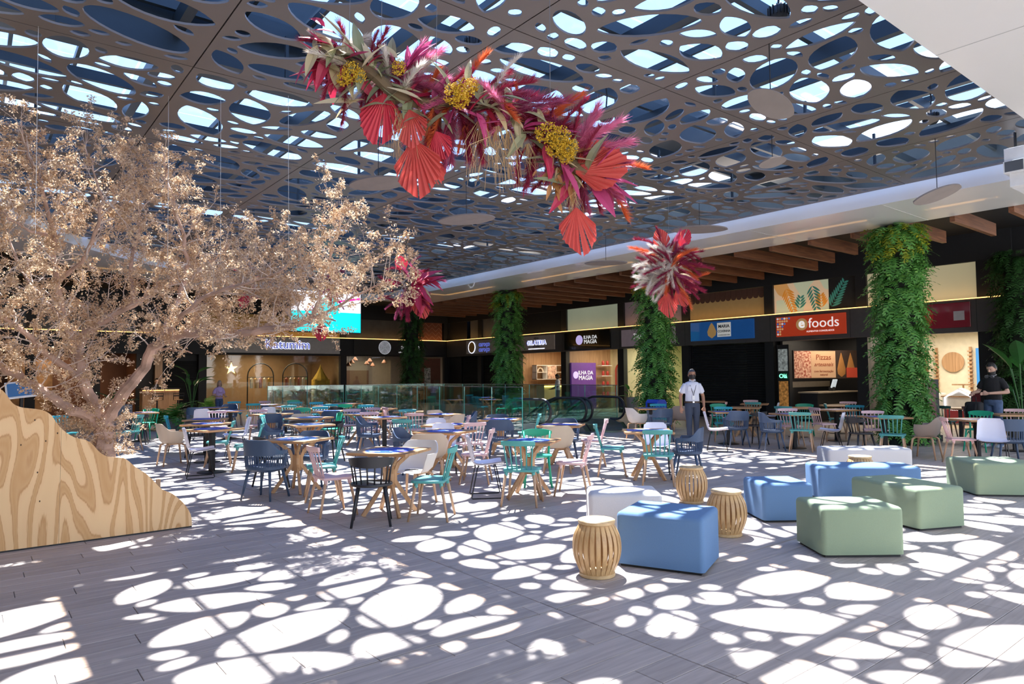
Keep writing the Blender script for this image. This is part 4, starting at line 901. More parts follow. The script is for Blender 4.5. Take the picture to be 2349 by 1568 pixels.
def chair_parts(kind, colour):
    key = (kind, colour)
    if key in CH: return CH[key]
    m = C_[colour]; P = []
    if kind == 'W':                                   # spindle-back chair, faces +Y
        lm = M_DLEG if colour in ('dark green', 'brown') else M_CLEG
        prof = []
        bm = MB()
        out = [(-.2, -.18), (.2, -.18), (.225, -.05), (.225, .16), (.19, .2), (-.19, .2), (-.225, .16), (-.225, -.05)]
        bm.prism(out, .425, .455)
        for sx_1 in (-1, 1):
            for sy_1 in (-1, 1): bm.tube([(sx_1 * .17, sy_1 * .14, .43), (sx_1 * .18, sy_1 * .15, .37)], [.026, .021], 8)
        me = bm.mesh('seat', m); bevel_mesh(me, .006, 2); smooth_angle(me, 30); P.append(('seat', me, []))
        for sx_1 in (-1, 1):
            for sy_1 in (-1, 1): P.append(('leg', MB().tube([(sx_1 * .18, sy_1 * .15, .39), (sx_1 * .225, sy_1 * .225, 0)], [.019, .013], 8).mesh('leg', lm, True), []))
        for k in range(6):
            t_ = (k - 2.5) / 2.5; P.append(('spindle', MB().tube([(t_ * .15, -.155 - .012 * (1 - t_ * t_), .45), (t_ * .185, -.24 - .03 * (1 - t_ * t_), .775)], [.010, .009], 6).mesh('spindle', m, True), []))
        row = []
        for k in range(9):
            t_ = (k - 4) / 4; cxx, cyy = t_ * .215, -.235 - .045 * (1 - t_ * t_); hh = .034 * (1 - .25 * abs(t_) ** 3)
            row.append([(cxx, cyy - .012, .79 - hh), (cxx, cyy + .012, .79 - hh), (cxx, cyy + .006, .79 + hh), (cxx, cyy - .018, .79 + hh)])
        bm = MB().grid(row, True); bm.add(row[0], [(0, 1, 2, 3)]); bm.add(row[-1], [(3, 2, 1, 0)])
        me = bm.mesh('crest_rail', m); bevel_mesh(me, .004, 1); smooth_angle(me, 45); P.append(('crest_rail', me, []))
        meta = (.825, -.275)
    elif kind in ('A', 'B'):
        N = 28
        def ring(a_):                                 # plan of the shell: a_ -1..1 round the back
            th = a_ * radians(118); x_ = sin(th); y_ = -cos(th)
            e = .8; return (math.copysign(abs(x_) ** e, x_) * .265, (math.copysign(abs(y_) ** e, y_)) * .235 + .0)
        def top_h(a_):
            s_ = min(1, max(0, (abs(a_) - .28) / .42)); s_ = s_ * s_ * (3 - 2 * s_)
            return (.80 - .15 * s_) if kind == 'A' else (.79 - .14 * s_)
        if kind == 'A':
            rows = []
            for k in range(N + 1):
                a_ = -1 + 2 * k / N; x_, y_ = ring(a_); tz = top_h(a_); bz = max(.585, tz - .21) if abs(a_) < .45 else .60; bz = min(bz, tz - .035)
                lean = 1 + .10 * (tz - .5)
                o_ = (x_ * 1.03 * lean, y_ * 1.03 * lean - .03 * (tz - .6)); i_ = (o_[0] * .945, o_[1] * .945)
                ob = (x_ * 1.03, y_ * 1.03); ib = (ob[0] * .945, ob[1] * .945)
                rows.append([(*ob, bz), (*o_, tz), (*i_, tz), (*ib, bz)])
            bm = MB().grid(rows, True); bm.add(rows[0], [(0, 1, 2, 3)]); bm.add(rows[-1], [(3, 2, 1, 0)])
            me = bm.mesh('backrest', m); smooth_angle(me, 50); P.append(('backrest', me, []))
            bm = MB()
            for k in range(31):
                a_ = -.97 + 1.94 * k / 30; x_, y_ = ring(a_); bm.tube([(x_ * .93, y_ * .93, .425), (x_ * 1.0, y_ * 1.0, .63)], .0075, 4)
            P.append(('slats', bm.mesh('slats', m), 'stuff'))
            for s_ in (-1, 1):
                x_, y_ = ring(s_ * 1.0); P.append(('arm_post', MB().tube([(x_ * .93, y_ * .93, .42), (x_ * 1.0, y_ * 1.0, .63)], .02, 6).mesh('arm_post', m, True), []))
            rim = []
            for k in range(24):
                th = 2 * pi * k / 24; e = .75; rim.append((math.copysign(abs(sin(th)) ** e, sin(th)) * .25, math.copysign(abs(cos(th)) ** e, cos(th)) * .225 + .005))
            bm = MB().grid([[(x_ * .82, y_ * .82, .375) for x_, y_ in rim], [(x_, y_, .405) for x_, y_ in rim], [(x_, y_, .445) for x_, y_ in rim], [(x_ * .9, y_ * .9, .448) for x_, y_ in rim], [(x_ * .3, y_ * .3, .435) for x_, y_ in rim]], True)
            bm.add([(x_ * .3, y_ * .3, .435) for x_, y_ in rim], [tuple(range(24))]); bm.add([(x_ * .82, y_ * .82, .375) for x_, y_ in rim], [tuple(range(23, -1, -1))])
            me = bm.mesh('seat', m); smooth_angle(me, 50); P.append(('seat', me, []))
            for sx_1 in (-1, 1):
                for sy_1 in (-1, 1): P.append(('leg', MB().tube([(sx_1 * .16, sy_1 * .14, .40), (sx_1 * .225, sy_1 * .215, 0)], [.021, .014], 8).mesh('leg', m, True), []))
            meta = (.80, -.25)
        else:
            sec = []
            for k in range(N + 1):
                a_ = -1 + 2 * k / N; x_, y_ = ring(a_); tz = top_h(a_); sec.append([(x_ * .35, y_ * .35 + .03, .425), (x_ * .72, y_ * .72, .415), (x_ * .93, y_ * .93, .47), (x_ * 1.04, y_ * 1.04, .56), (x_ * 1.09, y_ * 1.09 - .02, (tz + .56) / 2), (x_ * 1.13, y_ * 1.13 - .03, tz)])
            inner = [[(p[0] * .955, p[1] * .955, p[2] + (.012 if j < 3 else 0)) for j, p in enumerate(r_)] for r_ in sec]
            bm = MB().grid(sec); bm.grid(inner, flip=True)
            R_ = len(sec)
            bm.add([r_[-1] for r_ in sec] + [r_[-1] for r_ in inner], [(i, i + 1, R_ + i + 1, R_ + i) for i in range(R_ - 1)])
            fr = [(-.23, .2), (.23, .2)]
            for q in (0, -1):
                C2 = len(sec[0]); bm.add(sec[q] + inner[q], [(j, j + 1, C2 + j + 1, C2 + j) for j in range(C2 - 1)])
            # seat front
            f0 = sec[0]; f1 = sec[-1]
            bm.add([(0, .1, .43), f0[0], f0[1], (f0[1][0] * .98, .21, .42), (f1[1][0] * .98, .21, .42), f1[1], f1[0]], [(0, 1, 2, 3, 4, 5, 6)])
            bm.add([r_[0] for r_ in sec] + [(0, .03, .43)], [(i, i + 1, R_) for i in range(R_ - 1)])
            me = bm.mesh('shell', m); smooth_angle(me, 50); P.append(('shell', me, []))
            for sx_1 in (-1, 1):
                P.append(('leg_frame', MB().tube([(sx_1 * .15, -.12, .405), (sx_1 * .16, .14, .405)], .017, 6).mesh('leg_frame', M_CLEG, True), []))
                for sy_1 in (-1, 1): P.append(('leg', MB().tube([(sx_1 * .13, sy_1 * .12, .41), (sx_1 * .185, sy_1 * .165, .37), (sx_1 * .225, sy_1 * .215, 0)], [.019, .02, .014], 8).mesh('leg', M_CLEG, True), []))
            P.append(('cross_bar', MB().tube([(-.15, .0, .405), (.15, .0, .405)], .015, 6).mesh('cross_bar', M_CLEG, True), []))
            meta = (.79, -.29)
    elif kind == 'S':                                 # white scoop on black sled frame
        prof = catmull([(.235, .455), (.2, .46), (.05, .44), (-.1, .435), (-.17, .47), (-.21, .6), (-.245, .75), (-.265, .82)], 3)
        rows = []; rows2 = []
        for k, (y_, z_) in enumerate(prof):
            t_ = k / (len(prof) - 1); w_ = .215 if t_ < .6 else .215 - .04 * (t_ - .6) / .4
            if t_ > .95: w_ -= .03
            r_ = []
            for q in range(9):
                s_ = (q - 4) / 4; lift = .03 * s_ ** 4
                r_.append((s_ * w_, y_ + (lift * 1.4 if z_ > .5 else 0), z_ + (lift if z_ < .55 else 0)))
            rows.append(r_)
        for i, r_ in enumerate(rows):
            a_ = prof[max(i - 1, 0)]; c_ = prof[min(i + 1, len(prof) - 1)]; d_ = Vector((c_[0] - a_[0], c_[1] - a_[1])).normalized()
            rows2.append([(p[0], p[1] + d_.y * .009, p[2] - d_.x * .009) for p in r_])
        bm = MB().grid(rows, flip=True).grid([[(p[0], 2 * o_[1] - p[1] if False else p[1] - 2 * (p[1] - o_[1]), p[2] - 2 * (p[2] - o_[2])) for p, o_ in zip(r2, r1)] for r2, r1 in zip(rows2, rows)])
        me = bm.mesh('shell', m); smooth_angle(me, 60); P.append(('shell', me, []))
        for s_ in (-1, 1):
            P.append(('sled_frame', MB().tube([(s_ * .13, -.1, .425), (s_ * .19, -.12, .41), (s_ * .21, -.2, .02), (s_ * .21, -.19, .008), (s_ * .21, .2, .008), (s_ * .21, .215, .02), (s_ * .19, .13, .41), (s_ * .13, .12, .44)], .008, 6).mesh('sled_frame', M_IRON, True), []))
        P.append(('cross_bar', MB().tube([(-.16, -.1, .42), (.16, -.1, .42)], .008, 6).mesh('cross_bar', M_IRON, True), [])); P.append(('cross_bar', MB().tube([(-.16, .12, .43), (.16, .12, .43)], .008, 6).mesh('cross_bar', M_IRON, True), []))
        meta = (.82, -.265)
    elif kind == 'K':                                 # black low spindle armchair
        rim = [(sin(2 * pi * k / 24) * .23, cos(2 * pi * k / 24) * .22) for k in range(24)]
        bm = MB().prism(rim, .425, .455); me = bm.mesh('seat', m); bevel_mesh(me, .008, 2); smooth_angle(me, 30); P.append(('seat', me, []))
        for sx_1 in (-1, 1):
            for sy_1 in (-1, 1): P.append(('leg', MB().tube([(sx_1 * .14, sy_1 * .13, .43), (sx_1 * .21, sy_1 * .21, 0)], [.02, .014], 8).mesh('leg', m, True), []))
        for k in range(8):
            th = radians(-75 + 150 * k / 7); P.append(('spindle', MB().tube([(sin(th) * .195, -cos(th) * .185, .45), (sin(th) * .235, -cos(th) * .225 - .02, .71)], .009, 6).mesh('spindle', m, True), []))
        row = []
        for k in range(15):
            th = radians(-88 + 176 * k / 14); s_ = abs(k - 7) / 7; hh = .062 * (1 - .72 * s_ ** 2); x_, y_ = sin(th) * .245, -cos(th) * .235 - .02
            row.append([(x_, y_, .70 - hh), (x_ * .93, y_ * .93, .70 - hh), (x_ * .96, y_ * .96, .70 + hh), (x_ * 1.04, y_ * 1.04, .70 + hh)])
        bm = MB().grid(row, True); bm.add(row[0], [(0, 1, 2, 3)]); bm.add(row[-1], [(3, 2, 1, 0)]); me = bm.mesh('top_rail', m); smooth_angle(me, 50); P.append(('top_rail', me, []))
        meta = (.757, -.255)
    elif kind == 'G':                                 # emerald bistro chair
        rim = [(sin(2 * pi * k / 20) * .215, cos(2 * pi * k / 20) * .21) for k in range(20)]
        bm = MB().prism(rim, .43, .455); me = bm.mesh('seat', m); bevel_mesh(me, .008, 2); smooth_angle(me, 30); P.append(('seat', me, []))
        for s_ in (-1, 1):
            P.append(('leg', MB().tube([(s_ * .15, .14, .44), (s_ * .2, .2, 0)], [.018, .014], 8).mesh('leg', m, True), []))
            P.append(('back_post', MB().tube([(s_ * .2, -.23, 0), (s_ * .175, -.19, .45), (s_ * .2, -.25, .78)], [.014, .018, .015], 8).mesh('back_post', m, True), []))
        for k in range(5):
            t_ = (k - 2) / 2; P.append(('splat', MB().tube([(t_ * .075, -.175, .45), (t_ * .13, -.245, .72)], [.012, .016], 4, flat=(.6, 1.3)).mesh('splat', m), []))
        row = []
        for k in range(11):
            t_ = (k - 5) / 5; x_, y_ = t_ * .225, -.25 - .03 * (1 - t_ * t_); up_ = .815 - .03 * abs(t_) ** 3; lo_ = .70 + .045 * t_ * t_
            row.append([(x_, y_ - .012, lo_), (x_, y_ + .012, lo_), (x_, y_ + .01, up_), (x_, y_ - .012, up_)])
        bm = MB().grid(row, True); bm.add(row[0], [(0, 1, 2, 3)]); bm.add(row[-1], [(3, 2, 1, 0)]); me = bm.mesh('crest_rail', m); smooth_angle(me, 45); P.append(('crest_rail', me, []))
        for s_ in (-1, 1): P.append(('brace', MB().tube([(s_ * .18, -.19, .28), (s_ * .15, 0, .40), (s_ * .17, .15, .28)], .009, 5).mesh('brace', m, True), []))
        meta = (.815, -.27)
    CH[key] = (P, meta); return CH[key]
KN = {'W': 'spindle_back_chair', 'A': 'slatted_armchair', 'B': 'tub_chair', 'S': 'sled_base_chair', 'K': 'low_spindle_chair', 'G': 'bistro_chair'}
KD = {'W': 'spindle-back chair', 'A': 'slatted plastic armchair', 'B': 'tub chair on wooden legs', 'S': 'scoop chair on a black sled frame', 'K': 'low spindle armchair', 'G': 'fan-splat bistro chair'}
CHAIRS = []
def chair(kind, colour, px, py, facing, key):
    P, (zt, off) = chair_parts(kind, colour)
    p = onz(px, py, zt); d = ray(px, py); vh = atan2(d.y, d.x)               # heading of the view ray
    hd = vh - radians(facing); f = Vector((cos(hd), sin(hd), 0)); o_ = p - f * off
    rz = hd - pi / 2
    t = empty(KN[kind], (o_.x, o_.y, 0), rz); CHAIRS.append([t, kind, colour, key])
    for nm, me, kd in P:
        q = inst(nm, me, t)
        if kd == 'stuff': q['kind'] = 'stuff'
    return t
tl, tq, pk = 'teal', 'turquoise', 'pink'
for row in [
 ('K', 'black', 852, 1045, 2, 'T1'), ('W', pk, 782, 1017, 70, 'T1'), ('W', tl, 1005, 1022, -78, 'T1'), ('B', 'pale grey', 952, 1012, -150, 'T1'),
 ('A', 'navy', 622, 1004, 35, 'T2'), ('K', 'black', 582, 1002, 75, 'T2'), ('A', 'navy', 723, 987, -165, 'T2'), ('W', tl, 788, 1000, -95, 'T2'), ('A', 'navy', 634, 970, 100, 'T2'),
 ('S', 'white', 418, 981, 88, 'T3'), ('W', tl, 569, 970, -88, 'T3'), ('W', tl, 538, 964, -88, 'T4'), ('B', 'beige', 404, 969, 75, 'T4'), ('S', 'white', 536, 957, -95, 'T5'),
 ('W', tq, 411, 952, 95, 'T5'), ('W', pk, 498, 941, 178, 'T5'), ('K', 'black', 455, 962, 5, 'T5'), ('A', 'navy', 446, 934, 15, 'T6'), ('S', 'white', 483, 937, 5, 'T6'),
 ('A', 'navy', 529, 926, -165, 'T7'), ('W', tq, 537, 920, 175, 'T7'), ('W', pk, 595, 941, 178, 'T8'), ('A', 'navy', 622, 948, -10, 'T8'), ('W', tl, 612, 951, 100, 'T10'),
 ('W', tq, 582, 924, 4, 'T12'), ('W', pk, 609, 919, -150, 'T12'), ('A', 'navy', 604, 929, 60, 'T11'), ('S', 'white', 629, 933, 0, 'T11'), ('W', tl, 667, 931, 178, 'T13'), ('A', 'navy', 668, 940, 0, 'T13'),
 ('G', 'emerald', 697, 931, 3, 'T13'), ('W', tq, 727, 935, 176, 'T14'), ('K', 'black', 692, 963, 0, 'T9'), ('B', 'beige', 700, 951, 176, 'T9'), ('G', 'emerald', 750, 946, -105, 'T10'), ('K', 'black', 776, 966, -120, 'T10'),
 ('A', 'navy', 770, 942, 0, 'T14'), ('W', tl, 678, 921, 178, 'T15'), ('W', tq, 726, 922, 178, 'T15'), ('G', 'emerald', 673, 917, 170, 'T15'), ('W', tq, 772, 926, 178, 'T16'), ('K', 'black', 765, 933, 150, 'T16'),
 ('G', 'emerald', 791, 926, 5, 'T16'), ('G', 'emerald', 812, 927, -80, 'T16'), ('W', pk, 800, 940, 178, 'T18'), ('W', pk, 848, 945, 178, 'T19'), ('W', tq, 837, 931, 178, 'T20'), ('W', pk, 858, 934, -150, 'T20'),
 ('W', pk, 880, 933, 70, 'T20'), ('A', 'navy', 815, 936, -10, 'T18'), ('A', 'navy', 818, 955, 105, 'T19'), ('K', 'black', 904, 932, -100, 'T20'), ('W', tl, 935, 938, 178, 'T21'), ('W', pk, 949, 946, 10, 'T21'),
 ('W', tl, 974, 941, 88, 'T22'), ('B', 'beige', 992, 940, 140, 'T22'), ('B', 'beige', 1058, 950, -55, 'T22'), ('A', 'navy', 1089, 943, -95, 'T22'), ('W', tl, 952, 964, 30, 'T23'), ('S', 'white', 978, 963, 178, 'T23'),
 ('W', pk, 1052, 964, -25, 'T23'), ('W', pk, 1078, 952, -95, 'T23'), ('A', 'navy', 909, 980, 115, 'T24'), ('S', 'white', 1024, 979, 178, 'T24'), ('B', 'beige', 990, 993, 2, 'T24'), ('W', pk, 1090, 981, -82, 'T24'),
 ('A', 'navy', 1146, 953, 178, 'T25'), ('A', 'navy', 1146, 962, 2, 'T25'), ('W', tl, 1212, 949, -92, 'T25'), ('S', 'white', 1117, 999, 85, 'T26'), ('W', tl, 1183, 1002, 12, 'T26'), ('G', 'emerald', 1231, 983, 178, 'T26'),
 ('W', pk, 1318, 994, -82, 'T26'), ('A', 'navy', 1302, 959, 178, 'T27'), ('B', 'beige', 1277, 976, 2, 'T27'), ('W', pk, 1356, 960, -92, 'T27'), ('W', tl, 1383, 972, 90, 'T28'), ('W', tl, 1510, 981, 2, 'T28'),
 ('S', 'white', 1510, 971, 178, 'T28'), ('A', 'navy', 1586, 979, -82, 'T28'), ('B', 'pale grey', 1443, 935, 62, 'T29'), ('A', 'navy', 1526, 937, -25, 'T29'), ('W', tq, 1521, 928, 178, 'T29'), ('B', 'taupe', 1555, 931, -10, 'T29'),
 ('S', 'white', 1613, 944, 90, 'T30'), ('A', 'navy', 1693, 942, -20, 'T30'), ('W', tq, 1660, 933, 178, 'T30'), ('G', 'emerald', 1664, 927, 160, 'T32'), ('K', 'black', 1727, 943, -60, 'T30'), ('W', pk, 1722, 917, 178, 'T33'),
 ('W', tl, 1727, 921, 0, 'T33'), ('W', pk, 1667, 921, -90, 'T40'), ('S', 'white', 1788, 923, -88, 'T33'), ('W', tl, 1795, 931, 20, 'T34'), ('G', 'emerald', 1846, 926, 178, 'T34'), ('A', 'navy', 1755, 945, 75, 'T31'),
 ('W', pk, 1819, 938, 165, 'T31'), ('W', tl, 1856, 944, 4, 'T31'), ('S', 'white', 1918, 945, -85, 'T31'), ('W', pk, 1911, 933, 55, 'T35'), ('W', tq, 1959, 931, 178, 'T35'), ('W', tl, 1891, 925, 92, 'T42'), ('W', pk, 1946, 921, 178, 'T42'),
 ('K', 'black', 1975, 956, 60, 'T36'), ('W', pk, 2010, 944, 172, 'T36'), ('W', tl, 2051, 950, 4, 'T36'), ('B', 'taupe', 2128, 955, -75, 'T36'), ('W', pk, 2186, 957, 75, 'T37'), ('S', 'white', 2242, 957, 175, 'T37'), ('G', 'emerald', 2284, 941, -165, 'T37'),
 ('A', 'navy', 2324, 961, -20, 'T37'), ('W', pk, 2332, 938, 178, 'T38'), ('W', 'dark green', 2170, 928, 15, 'T39'), ('W', 'brown', 2231, 931, 0, 'T39'), ('K', 'black', 313, 950, 8, 'T41'), ('G', 'emerald', 347, 936, -155, 'T41'),
 ('W', tl, 264, 951, -60, 'T44'), ('W', tq, 196, 955, 150, 'T44')]:
    chair(*row)
tabs = [v_[0] for v_ in TABLES.values()]
for it in range(60):
    for c in CHAIRS:
        t = c[0]; own = TABLES[c[3]][0]; mn = {'W': .56, 'K': .52, 'G': .56, 'S': .58, 'A': .58, 'B': .62}[c[1]] + (.12 if c[3] in ('T8', 'T20') else 0)
        f = Vector((-sin(t.rotation_euler.z), cos(t.rotation_euler.z), 0))
        for tb in tabs:
            dv = Vector(tb.location) - Vector(t.location); s_ = dv.dot(f); lat = (dv - f * s_).length
            if lat < .52 and ((tb is own and -.8 < s_ < mn) or (tb is not own and .2 < s_ < mn)): t.location = Vector(t.location) - f * min(.12, mn - s_)
            elif tb is not own and dv.length < .73: t.location = Vector(t.location) - dv.normalized() * min(.1, .73 - dv.length)
    for i, c in enumerate(CHAIRS):
        for e in CHAIRS[i + 1:]:
            dv = Vector(e[0].location) - Vector(c[0].location)
            if dv.length < .57:
                q = dv.normalized() * (.57 - dv.length) * .5 if dv.length > .01 else Vector((.1, 0, 0))
                e[0].location = Vector(e[0].location) + q; c[0].location = Vector(c[0].location) - q
def relation(t, key):
    tb = TABLES[key][0]; dv = Vector(t.location) - Vector(tb.location); vd = Vector(tb.location); vd.z = 0; vd.normalize(); rt = Vector((vd.y, -vd.x, 0))
    a, r_ = dv.dot(vd), dv.dot(rt)
    return ('right of' if r_ > 0 else 'left of') if abs(r_) > abs(a) else ('behind' if a > 0 else 'in front of')
seen = {}
for c in CHAIRS:
    seen.setdefault((c[1], c[2], c[3], relation(c[0], c[3])), []).append(c[0])
for (k_, col_, key, rel), lst in seen.items():
    lst.sort(key=lambda t: Vector(t.location).length)
    for i, t in enumerate(lst):
        extra = '' if len(lst) == 1 else ('nearer ' if i == 0 else 'farther ')
        wh = TABLES[key][1]
        lb = '%s%s %s %s the table %s' % (extra, col_, KD[k_], rel, wh)
        w_ = lb.split()
        if len(w_) > 16: lb = lb.replace(' on wooden legs', '').replace(' on a black sled frame', '').replace(' plastic', '').replace(' fan-splat', '').replace(' low spindle', ' low')
        tag(t, lb, 'chair', 'mixed cafe chairs')
# ================================================================== planted columns
M_CORE = mat('dark planting felt', (.012, .016, .010), .9)
GREENS = [(.075, .23, .05), (.12, .35, .075), (.17, .43, .09), (.09, .29, .065), (.24, .50, .10)]
M_FERN = rnd_mat('fern frond green', GREENS, .5, .3)
M_FERN_WARMLIT = rnd_mat('warm-lit yellow frond', [(.22, .32, .03), (.45, .42, .02), (.18, .30, .04)], .5, .3)  # yellow tone paints in the warm spotlight on the column tops
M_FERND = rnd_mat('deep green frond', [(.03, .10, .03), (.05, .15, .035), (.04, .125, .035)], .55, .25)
def frond_geo(bm, M, L=.34, n=8, droop=.5, w=.075):
    """pinnate frond growing along +X, drooping in -Z"""
    pts = []
    for k in range(n + 1):
        t = k / n; pts.append(Vector((L * (t - .18 * droop * t * t), 0, L * (.28 * t - droop * t * t))))
    for k in range(n):
        p = pts[k]; q = pts[k + 1]; t = (k + .5) / n; ww = w * sin(pi * min(.98, .12 + .86 * t)) ** .8
        dx = (q - p) * .62
        for s in (-1, 1):
            bm.add([p, p + dx, p + dx * 1.25 + Vector((.012, s * ww, -.016)), p + dx * .55 + Vector((.014, s * ww * .96, -.018))], [(0, 1, 2, 3)], M)
    bm.add([pts[-2], pts[-2] + Vector((0, .012, 0)), pts[-1], pts[-2] - Vector((0, .012, 0))], [(0, 1, 2, 3)], M)
rf = random.Random(5)
FR = []
for k in range(4):
    bm = MB(); frond_geo(bm, None, rf.uniform(.34, .48), 8, rf.uniform(.45, .95), rf.uniform(.07, .10)); FR.append(bm)
def frond_M(a, z, r, s=1.0):
    return Matrix.Translation((cos(a) * r, sin(a) * r, z)) @ Matrix.Rotation(a + rf.uniform(-.7, .7), 4, 'Z') @ Matrix.Rotation(rf.uniform(-.5, .7), 4, 'Y') @ Matrix.Rotation(rf.uniform(-.5, .5), 4, 'X') @ Matrix.Scale(s, 4)
def fern_column(x, y, z1, label, single=0, n=900, R=.36, deep=False):
    t = empty('planted_column', (x, y, 0)); tag(t, label, 'plant column', 'fern-covered columns')
    MB().lathe([(R + .12, 0), (R + .12, .12), (R - .05, .13), (R - .05, z1)], 20).build('core', M_CORE, t)
    meshes = [b_.mesh('frond', M_FERND if deep else M_FERN) for b_ in FR]; ym = [b_.mesh('frond', M_FERN_WARMLIT) for b_ in FR]
    va = atan2(-y, -x)
    bm = MB(); by = MB()
    for k in range(n):
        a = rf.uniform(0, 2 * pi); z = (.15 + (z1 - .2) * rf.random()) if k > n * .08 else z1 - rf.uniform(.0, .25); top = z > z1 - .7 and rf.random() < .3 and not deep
        s = rf.uniform(.8, 1.25); M = frond_M(a, z, R - .06, s); q = rf.randrange(4)
        if single and abs((a - va + pi) % (2 * pi) - pi) < 1.7 and single > 0:
            single -= 1; o = inst('frond', (ym if top else meshes)[q], t); o.matrix_local = M
        else:
            src = FR[q]; (by if top else bm).add(src.v, src.f, M)
    tag(bm.build('frond_mass', M_FERND if deep else M_FERN, t), kind='stuff')
    if by.v: tag(by.build('warm_lit_frond_mass', M_FERN_WARMLIT, t), kind='stuff')
    return t
fern_column(16.72, 6.7, 4.98, 'nearest fern-covered column, left of the eyewear shop', 290, 1500)
fern_column(16.72, 13.85, 4.98, 'second fern-covered column, behind the small flower bouquet', 120, 1200)
fern_column(16.72, 21.3, 4.98, 'third fern-covered column, left of the Gelateria sign', 60, 1000)
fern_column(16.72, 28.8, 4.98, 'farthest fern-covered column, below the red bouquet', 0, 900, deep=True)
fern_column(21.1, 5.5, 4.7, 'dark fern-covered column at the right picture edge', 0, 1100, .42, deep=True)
# ================================================================== dried tree
M_BARK = mat('peeling bark', (.46, .31, .24), .8, var=.35, scale=5, bump=.5)
M_TWIG = mat('pale dry twig', (.58, .47, .40), .7, var=.2, scale=4)
M_DRY = rnd_mat('dry tan leaf', [(.36, .21, .11), (.66, .46, .29), (.82, .64, .46), (.52, .34, .2), (.86, .68, .44)], .75, .35)
rt = random.Random(11)
tree_base = onz(232, 1118); tree_base = Vector((tree_base.x, tree_base.y, 0))
TD = 8.9
tb0 = atd(232, 1060, TD)
tree = empty('dried_tree', (tb0.x, tb0.y, 0)); tag(tree, 'large dried tree with tan leaves and fairy lights behind the plywood', 'tree')
T0 = Vector((tb0.x, tb0.y, 0))
def limb_pts(rows): return [(atd(x, y, TD + dd) - T0, r) for x, y, dd, r in rows]
LIMBS = [
 [(232, 1115, 0, .15), (236, 1040, 0, .13), (238, 1005, 0, .115), (240, 970, 0, .105)],
 [(240, 972, 0, .085), (256, 940, 0, .08), (291, 893, -.1, .072), (332, 842, -.1, .064), (352, 800, -.2, .056), (420, 765, -.4, .05), (505, 765, -.6, .046), (602, 760, -.8, .042), (704, 735, -1.0, .032), (730, 689, -1.1, .024), (740, 638, -1.1, .02), (765, 560, -1.1, .013), (785, 480, -1.1, .007)],
 [(332, 842, -.1, .05), (372, 770, .3, .042), (405, 700, .6, .036), (428, 628, .7, .032), (423, 556, .7, .026), (400, 480, .6, .02), (385, 410, .5, .014), (372, 350, .4, .008)],
 [(240, 972, 0, .085), (215, 930, 0, .075), (190, 870, -.1, .066), (180, 805, 0, .06), (199, 762, .2, .054), (250, 728, .4, .05), (306, 699, .6, .042), (390, 650, .9, .03), (470, 610, 1.1, .02), (530, 560, 1.2, .01)],
 [(180, 805, 0, .045), (150, 740, -.3, .04), (130, 650, -.5, .034), (120, 540, -.6, .028), (95, 430, -.7, .02), (60, 340, -.8, .013), (45, 280, -.8, .007)],
 [(190, 870, -.1, .045), (130, 830, -.5, .04), (60, 770, -.9, .034), (0, 720, -1.2, .026), (-60, 680, -1.4, .016)],
 [(232, 985, 0, .07), (190, 950, -.2, .062), (143, 929, -.4, .058), (76, 883, -.7, .052), (0, 837, -1.0, .046), (-70, 800, -1.2, .036)],
 [(306, 699, .6, .032), (300, 600, .8, .027), (320, 500, .9, .02), (300, 420, .9, .014), (325, 350, .9, .008)],
 [(130, 650, -.5, .028), (200, 580, -.8, .023), (230, 480, -1.0, .017), (215, 390, -1.1, .01), (190, 330, -1.1, .006)],
 [(602, 760, -.8, .026), (640, 700, -.6, .02), (610, 640, -.4, .014), (560, 600, -.3, .008)],
 [(704, 735, -1.0, .02), (780, 700, -1.3, .015), (850, 655, -1.4, .011), (920, 640, -1.5, .006)],
 [(352, 800, -.2, .03), (440, 700, -.6, .025), (520, 660, -.9, .019), (600, 640, -1.1, .012), (660, 610, -1.2, .007)],
 [(352, 800, -.1, .02), (400, 800, -.2, .014), (440, 810, -.3, .008)],
 [(120, 540, -.6, .02), (50, 520, -1.0, .015), (0, 480, -1.2, .01), (-40, 440, -1.3, .006)],
 [(150, 740, -.3, .025), (70, 650, .3, .02), (20, 560, .5, .013), (0, 480, .6, .007)]]
twigs = MB(); leaves = MB(); bulbs = MB(); lpts = []
def rv(): 
    while True:
        v = Vector((rt.uniform(-1, 1), rt.uniform(-1, 1), rt.uniform(-1, 1)))
        if .05 < v.length < 1: return v.normalized()
CL = [(-.05, 2.75)]
def leaf_cluster(p, n, R):
    for _ in range(n):
        c = p + rv() * R * rt.random() ** .5
        s = rt.uniform(.0065, .0145); a = rv(); b_ = a.orthogonal().normalized(); e = a.cross(b_)
        th = rt.uniform(0, 6.3); u = (b_ * cos(th) + e * sin(th)); v_ = a.cross(u)
        k = len(leaves.v)
        leaves.v += [tuple(c - u * s * 1.4), tuple(c + v_ * s * .75), tuple(c + u * s * 1.4), tuple(c - v_ * s * .75)]
        leaves.f.append((k, k + 1, k + 2, k + 3)); leaves.m.append(0)
